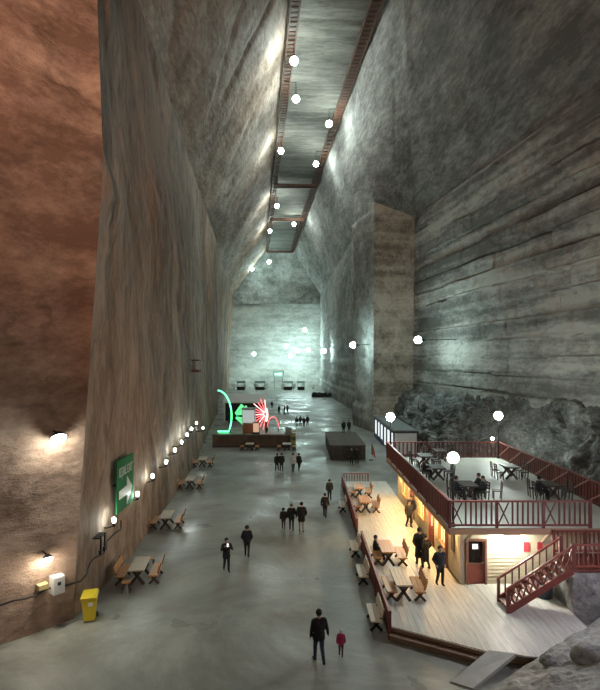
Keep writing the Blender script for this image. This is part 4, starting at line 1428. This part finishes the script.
# ------------------------------------------------------------------ people
def capsule(mb, a, b, ra, rb, n=10):
    a, b = Vector(a), Vector(b)
    d = b - a
    if d.length < 1e-6:
        mb.sphere(a, ra, n, 7)
        return
    u = d.normalized()
    pts, rs = [], []
    for k in range(4):
        t = math.pi / 2 * k / 4
        pts.append(a - u * ra * math.cos(t))
        rs.append(max(1e-3, ra * math.sin(t)))
    pts.append(a); rs.append(ra)
    pts.append(b); rs.append(rb)
    for k in range(1, 5):
        t = math.pi / 2 * k / 4
        pts.append(b + u * rb * math.sin(t))
        rs.append(max(1e-3, rb * math.cos(t)))
    # fixed frame so the rings do not twist
    up = Vector((0, 1, 0)) if abs(u.y) < 0.9 else Vector((1, 0, 0))
    x = u.cross(up).normalized()
    y = x.cross(u).normalized()
    vs, fs = [], []
    for p, r in zip(pts, rs):
        for k in range(n):
            t = 2 * math.pi * k / n
            vs.append(p + (x * math.cos(t) + y * math.sin(t)) * r)
    L_ = len(pts)
    for i in range(L_ - 1):
        for k in range(n):
            k2 = (k + 1) % n
            fs.append((i * n + k, i * n + k2, (i + 1) * n + k2, (i + 1) * n + k))
    fs.append(tuple(reversed(range(n))))
    fs.append(tuple((L_ - 1) * n + k for k in range(n)))
    mb.add(vs, fs)


SKIN = mat('skin', (0.42, 0.25, 0.18), 0.55, var=0.06)
CLOTH = {}


def cloth(c):
    k = tuple(round(v, 3) for v in c)
    if k not in CLOTH:
        CLOTH[k] = mat('cloth_%d_%d_%d' % tuple(int(v * 999) for v in k), c, 0.8, var=0.2, scale=8)
    return CLOTH[k]


BK, NAVY, JEAN, GREY, LG, BRN = (0.008, 0.008, 0.01), (0.011, 0.013, 0.019), (0.022, 0.04, 0.085), (0.05, 0.05, 0.05), (0.32, 0.32, 0.30), (0.04, 0.028, 0.022)
PINK = (0.40, 0.035, 0.12)


def person(label, loc, face, h=1.72, jacket=BK, trousers=NAVY, hair=BRN, head='hair', stride=0.2, coat=0.0, arms='down', sit=False, vox=0.024, child=False, bag=None, group=None, shoes=BK, lean=0.0):
    """face: heading in radians, 0 looks along -y (towards the viewer), pi away.  One remeshed body; hair or hat as children."""
    s = h / 1.75
    t = thing('person', label, 'person', loc, face, group)
    hs = 1.22 if child else 1.0                # children have larger heads
    bones = []                                 # (a, b, ra, rb, material slot)
    J, T, SK, SH = 0, 1, 2, 3
    zp = 0.50 if sit else 0.93
    ln = lean
    tx = lambda x, y, z: (x, y - ln * (z - zp), z)
    bones.append((tx(-0.08, 0, zp + 0.0), tx(0.08, 0, zp + 0.0), 0.125, 0.125, T if not coat else J))
    bones.append((tx(0, 0, zp + 0.06), tx(0, 0.01, zp + 0.30), 0.145, 0.15, J))
    bones.append((tx(-0.07, 0, zp + 0.1), tx(-0.10, 0.01, zp + 0.36), 0.12, 0.125, J))
    bones.append((tx(0.07, 0, zp + 0.1), tx(0.10, 0.01, zp + 0.36), 0.12, 0.125, J))
    bones.append((tx(-0.155, 0.01, zp + 0.47), tx(0.155, 0.01, zp + 0.47), 0.085, 0.085, J))
    bones.append((tx(0, 0.01, zp + 0.48), tx(0, 0, zp + 0.60), 0.068, 0.056, SK))
    hz = zp + 0.69
    hc = tx(0, -0.015, hz)
    bones.append(((hc[0], hc[1] + 0.01, hc[2] + 0.025), (hc[0], hc[1] - 0.018, hc[2] - 0.045), 0.098 * hs, 0.078 * hs, SK))
    bones.append(((hc[0], hc[1] - 0.09 * hs, hc[2] + 0.005), (hc[0], hc[1] - 0.108 * hs, hc[2] - 0.025), 0.013, 0.02, SK))   # nose
    for sx in (-1, 1):
        bones.append(((sx * 0.094 * hs, hc[1] + 0.01, hc[2] - 0.02), (sx * 0.098 * hs, hc[1] + 0.015, hc[2] + 0.02), 0.02, 0.024, SK))  # ear
    for sx in (-1, 1):
        st_ = stride * sx
        if sit:
            kn, an = (sx * 0.11, -0.42, 0.50), (sx * 0.11, -0.44, 0.09)
        else:
            kn = (sx * 0.095, -0.05 - st_ * 0.45, 0.50)
            an = (sx * 0.095, -st_ * 0.9 + (0.10 if st_ < 0 else 0.0), 0.09 + (0.03 if st_ < -0.1 else 0))
        bones.append(((sx * 0.09, 0, zp - 0.02), kn, 0.102, 0.075, T))
        bones.append((kn, an, 0.074, 0.056, T))
        bones.append(((an[0], an[1] + 0.03, an[2] - 0.04), (an[0] + sx * 0.02, an[1] - 0.14, an[2] - 0.05), 0.048, 0.042, SH))
    if coat:
        zb = max(0.25, zp - coat)
        for sx in (-1, 1):
            bones.append((tx(sx * 0.06, 0, zp), (sx * 0.085, -0.02 if not sit else -0.3, zb if not sit else 0.52), 0.135, 0.135, J))
    hands = []
    for sx in (-1, 1):
        sh = tx(sx * 0.20, 0.01, zp + 0.46)
        if arms == 'down':
            el, wr = (sx * 0.265, 0.05 + 0.18 * stride * sx, zp + 0.19), (sx * 0.275, -0.03 + 0.4 * stride * sx, zp - 0.05)
        elif arms == 'phone':
            el, wr = (sx * 0.29, -0.12, zp + 0.24), ((sx * 0.10 if sx > 0 else sx * 0.16), -0.36, zp + 0.48)
        elif arms == 'pockets':
            el, wr = (sx * 0.30, 0.08, zp + 0.20), (sx * 0.21, -0.06, zp + 0.0)
        elif arms == 'hold':      # one arm down to a child's hand, other hanging
            el = (sx * 0.27, 0.04, zp + 0.19)
            wr = (sx * (0.33 if sx < 0 else 0.27), -0.06, zp - 0.05)
        elif arms == 'table':
            el, wr = (sx * 0.27, -0.12, zp + 0.22), (sx * 0.14, -0.36, zp + 0.27)
        else:                     # up
            el, wr = (sx * 0.30, -0.04, zp + 0.30), (sx * 0.33, -0.08, zp + 0.56)
        bones.append((sh, el, 0.072, 0.058, J))
        bones.append((el, wr, 0.058, 0.044, J))
        d = (Vector(wr) - Vector(el)).normalized()
        pe = Vector(wr) + d * 0.085
        bones.append((Vector(wr) + d * 0.02, pe, 0.034, 0.036, SK))
        hands.append((pe, d, sx))
    mb = MB()
    for a, b, ra, rb, g in bones:
        capsule(mb, a, b, ra, rb)
    me0 = mb.mesh('tmp_body', SKIN)
    tmp = bpy.data.objects.new('tmp_body', me0)
    C.objects.link(tmp)
    md = tmp.modifiers.new('r', 'REMESH')
    md.mode = 'VOXEL'
    md.voxel_size = vox
    md.use_smooth_shade = True
    sm = tmp.modifiers.new('s', 'SMOOTH')
    sm.factor = 0.5
    sm.iterations = 3
    dg = bpy.context.evaluated_depsgraph_get()
    me = bpy.data.meshes.new_from_object(tmp.evaluated_get(dg))
    bpy.data.objects.remove(tmp)
    bpy.data.meshes.remove(me0)
    # fingers, eyes and mouth belong to the same body mesh
    ex = MB()
    ex.v = [tuple(v.co) for v in me.vertices]
    ex.f = [tuple(p.vertices) for p in me.polygons]
    segs = [(Vector(a), Vector(b), ra, rb, g) for a, b, ra, rb, g in bones]
    idx = []
    for p in me.polygons:
        c = p.center
        best, bg = 1e9, 0
        for a, b, ra, rb, g in segs:
            ab = b - a
            q = ab.dot(ab)
            u = 0 if q < 1e-9 else max(0, min(1, (c - a).dot(ab) / q))
            dd = (c - a - ab * u).length - (ra + (rb - ra) * u)
            if dd < best:
                best, bg = dd, g
        idx.append(bg)
    ex.mi = idx
    for pe, d, sx in hands:
        side = Vector((0, 1, 0)) if abs(d.y) < 0.8 else Vector((1, 0, 0))
        side = (side - d * side.dot(d)).normalized()
        inn = d.cross(side).normalized() * (1 if sx > 0 else -1)
        for k, (o_, l_) in enumerate(((-0.028, 0.07), (-0.009, 0.082), (0.010, 0.076), (0.028, 0.058))):
            r0 = pe + side * o_
            ex.tube([r0, r0 + d * l_ * 0.55, r0 + d * l_ * 0.9 + inn * 0.018], [0.0095, 0.009, 0.006], 6, SK)
        r0 = pe - d * 0.05 - side * 0.03
        ex.tube([r0, r0 - side * 0.03 + d * 0.03, r0 - side * 0.032 + d * 0.062], [0.012, 0.010, 0.007], 6, SK)
    for sx in (-1, 1):
        ex.sphere((sx * 0.034 * hs, hc[1] - 0.087 * hs, hc[2] + 0.012), 0.011, 6, 4, 4)
    ex.sphere((0, hc[1] - 0.086 * hs, hc[2] - 0.062 * hs), (0.024, 0.012, 0.006), 6, 4, 5)
    ex.v = [(x * s, y * s, z * s) for x, y, z in ex.v]
    body = ex.build('body', [cloth(jacket), cloth(trousers), SKIN, cloth(shoes), mat('eye_dark', (0.01, 0.01, 0.01), 0.3), mat('lip', (0.3, 0.1, 0.09), 0.5)], t, smooth=True)
    # hair, hood or hat
    H = MB()
    R_ = 0.112 * hs
    cy, cz = hc[1] + 0.015, hc[2] + 0.03
    vs, fs = [], []
    n, m_ = 14, 7
    for j in range(m_ + 1):
        for k in range(n):
            th = 2 * math.pi * k / n
            front = max(0.0, -math.sin(th))
            low = (-0.85 if head != 'hood' else -1.25) + front * (1.15 if head != 'hat' else 1.05)
            a = math.pi / 2 + (low - math.pi / 2) * j / m_
            bulge = 1.12 if head == 'hood' else 1.0
            vs.append((R_ * bulge * math.cos(a) * math.cos(th), cy + R_ * bulge * math.cos(a) * math.sin(th), cz + R_ * (1.22 if head == 'hat' else 1.05) * math.sin(a)))
    for j in range(m_):
        for k in range(n):
            k2 = (k + 1) % n
            fs.append((j * n + k, (j + 1) * n + k, (j + 1) * n + k2, j * n + k2))
    H.add(vs, fs)
    if head == 'hat':
        H.sphere((0, cy, cz + R_ * 1.3), 0.035, 8, 6)
    if head == 'long':
        H.tube([(0, cy + 0.07, cz), (0, cy + 0.10, cz - 0.12), (0, cy + 0.09, cz - 0.26)], [0.07, 0.08, 0.04], 8)
    H.v = [(x * s, y * s, z * s) for x, y, z in H.v]
    ho = H.build({'hat': 'hat', 'hood': 'hood', 'hair': 'hair', 'long': 'hair'}[head], cloth(hair), t, smooth=True)
    if head in ('hat', 'hood'):
        pass
    if arms == 'phone':
        ph = MB().box((0, -0.40 * s, (zp + 0.56) * s), (0.09 * s, 0.012, 0.17 * s)).build('phone', emit('phone_screen', (0.9, 0.95, 1.0), 1.2), None)
        ph.location = t.location
        ph.rotation_euler = (0, 0, face)
        ph.name = 'mobile_phone'
        tag(ph, 'bright phone held up by the walker in black', 'phone')
    return t


AW = math.pi
# floor walkers, front to back
person('man in black jacket and blue jeans walking with the small child', ground(319, 662) , AW + 0.25, 1.78, BK, JEAN, BK, 'hair', 0.16, 0.12, 'hold', vox=0.02)
person('small child in pink jacket and white hat', ground(341, 656), AW - 0.1, 0.92, PINK, (0.06, 0.02, 0.04), (0.7, 0.7, 0.72), 'hat', 0.12, 0.1, 'down', vox=0.028, child=True)
person('walker in black holding up a bright phone', ground(226.5, 571), 0.3, 1.6, BK, BK, BK, 'hair', 0.14, 0.15, 'phone', vox=0.024)
person('hooded walker in dark grey jacket right of the phone holder', ground(247, 556.5), AW, 1.62, (0.014, 0.015, 0.018), BK, (0.014, 0.015, 0.018), 'hood', 0.12, 0.08, 'pockets')
person('child in dark coat, leftmost of the walking trio', ground(283.5, 529), AW, 1.28, (0.03, 0.02, 0.02), (0.05, 0.03, 0.03), BK, 'hair', 0.12, 0.05, 'down', vox=0.026, child=True)
person('middle adult in black of the walking trio', ground(291.5, 530.5), AW, 1.62, BK, BK, GREY, 'hair', 0.14, 0.1, 'hold')
person('adult in black coat and pale trousers, rightmost of the trio', ground(301.5, 531.5), AW, 1.76, BK, LG, BK, 'hair', 0.12, 0.25, 'pockets')
person('walker in brown jacket near the deck fence, nearer of two', ground(325, 517), AW - 0.2, 1.55, (0.03, 0.022, 0.022), BK, (0.06, 0.04, 0.035), 'hair', 0.2, 0.1)
person('walker in dark clothes behind the brown jacket', ground(329.5, 500), AW, 1.52, (0.02, 0.022, 0.024), NAVY, BK, 'hair', 0.16, 0.1)
FARP = [(277, 471, 'leftmost of the four in front of the low wall', BK, BK), (281.5, 471.5, 'second of the four in front of the low wall', BK, BK),
        (293, 472, 'person in pale top, third of the four before the low wall', (0.4, 0.42, 0.42), BK), (299, 471, 'rightmost of the four in front of the low wall', (0.015, 0.015, 0.018), BK)]
for px, py, w, j, tr in FARP:
    person(w if w.startswith('person') else 'dark figure, ' + w, ground(px, py), RND.uniform(2.6, 3.6), RND.uniform(1.62, 1.76), j, tr, BRN, 'hair', 0.14, 0.1, 'down', vox=0.03)
for k, px in enumerate((296.8, 300.5, 304, 307.5)):
    person('dark figure in the far group of four in the passage, %s from the left' % ORD[k], ground(px, 426.8 - (k % 2)), AW + RND.uniform(-.4, .4), RND.uniform(1.55, 1.75), BK, BK, BK, 'hair', 0.12, 0.1, 'down', vox=0.036)
for k, (px, py) in enumerate(((279, 414.5), (284.5, 415), (287.5, 414), (272, 408.5))):
    person('distant dark figure beside the red lights, ' + ('standing apart at the left' if k == 3 else ORD[k] + ' from the left'), ground(px, py), RND.uniform(0, 6), RND.uniform(1.6, 1.8), BK, BK, BK, 'hair', 0.1, 0.1, 'down', vox=0.04)
for k, (px, py) in enumerate(((351.5, 464.5), (357, 464))):
    person('dark figure before the dark platform, ' + ('left' if k == 0 else 'right') + ' of the pair', ground(px, py), AW * k, 1.68, BK, BK, BK, 'hair', 0.1, 0.1, 'down', vox=0.032)
for k, (x_, y_) in enumerate(((5.2, 64.3), (5.9, 64.9))):
    person('dark figure sitting on the brown platform top, ' + ('left' if k == 0 else 'right') + ' one', (x_, y_, 1.48 - 0.36), 0.3 * k + math.pi / 2, 1.65, BK, BK, BK, 'hair', 0, 0, 'table', sit=True, vox=0.034) if False else \
        person('dark figure standing on the brown platform, ' + ('left' if k == 0 else 'right') + ' one', (x_, y_, 1.48), 0.4 * k, 1.5, BK, BK, BK, 'hair', 0.1, 0.1, 'down', vox=0.034)
# deck people
person('tall figure in long black coat on the deck, left of the close pair', ground(419.5, 565, ZD), AW, 1.8, BK, BK, BK, 'hair', 0.1, 0.5, 'pockets')
person('figure in long black coat on the deck, right of the close pair', ground(425.5, 568, ZD), AW + 0.5, 1.62, BK, BK, BRN, 'hair', 0.1, 0.5, 'pockets')
person('man in dark jacket standing by the cafe front corner', ground(440, 585, ZD), 0.2, 1.72, NAVY, BK, (0.05, 0.035, 0.03), 'hair', 0.05, 0.1, 'pockets')
person('figure in black by the cafe side wall, left of the far pair', ground(409, 527, ZD), 0.4, 1.55, BK, BK, BK, 'hair', 0.1, 0.1, 'down')
person('figure in black and pale skirt by the cafe side wall', (6.72, 32.6, ZD), -0.6, 1.62, BK, (0.3, 0.26, 0.22), BK, 'long', 0.08, 0.1, 'down')
person('seated figure in black at the second deck table', (3.72, 26.6, ZD - 0.03), math.pi / 2, 1.6, BK, NAVY, BK, 'hair', 0, 0, 'table', sit=True)
# terrace people, sitting on chairs
for (x_, y_, f_, w, j) in ((8.55 - 0.68, 27.9, math.pi / 2, 'left of the near terrace table, far seat', BK), (8.55 - 0.68, 27.25, math.pi / 2, 'left of the near terrace table, near seat', BK),
                           (8.55 + 0.68, 27.9, -math.pi / 2, 'right of the near terrace table, far seat', NAVY), (8.55 + 0.68, 27.25, -math.pi / 2, 'right of the near terrace table, near seat', BK),
                           (12.75 - 0.68, 27.25, math.pi / 2, 'alone at the terrace table near the stair end', NAVY), (8.1 - 0.68, 32.3, math.pi / 2, 'at the middle terrace table by the left railing', BRN)):
    person('seated dark figure ' + w, (x_, y_, ZT - 0.03), f_, 1.66, j, BK, BK, 'hair', 0, 0, 'table', sit=True, vox=0.028)
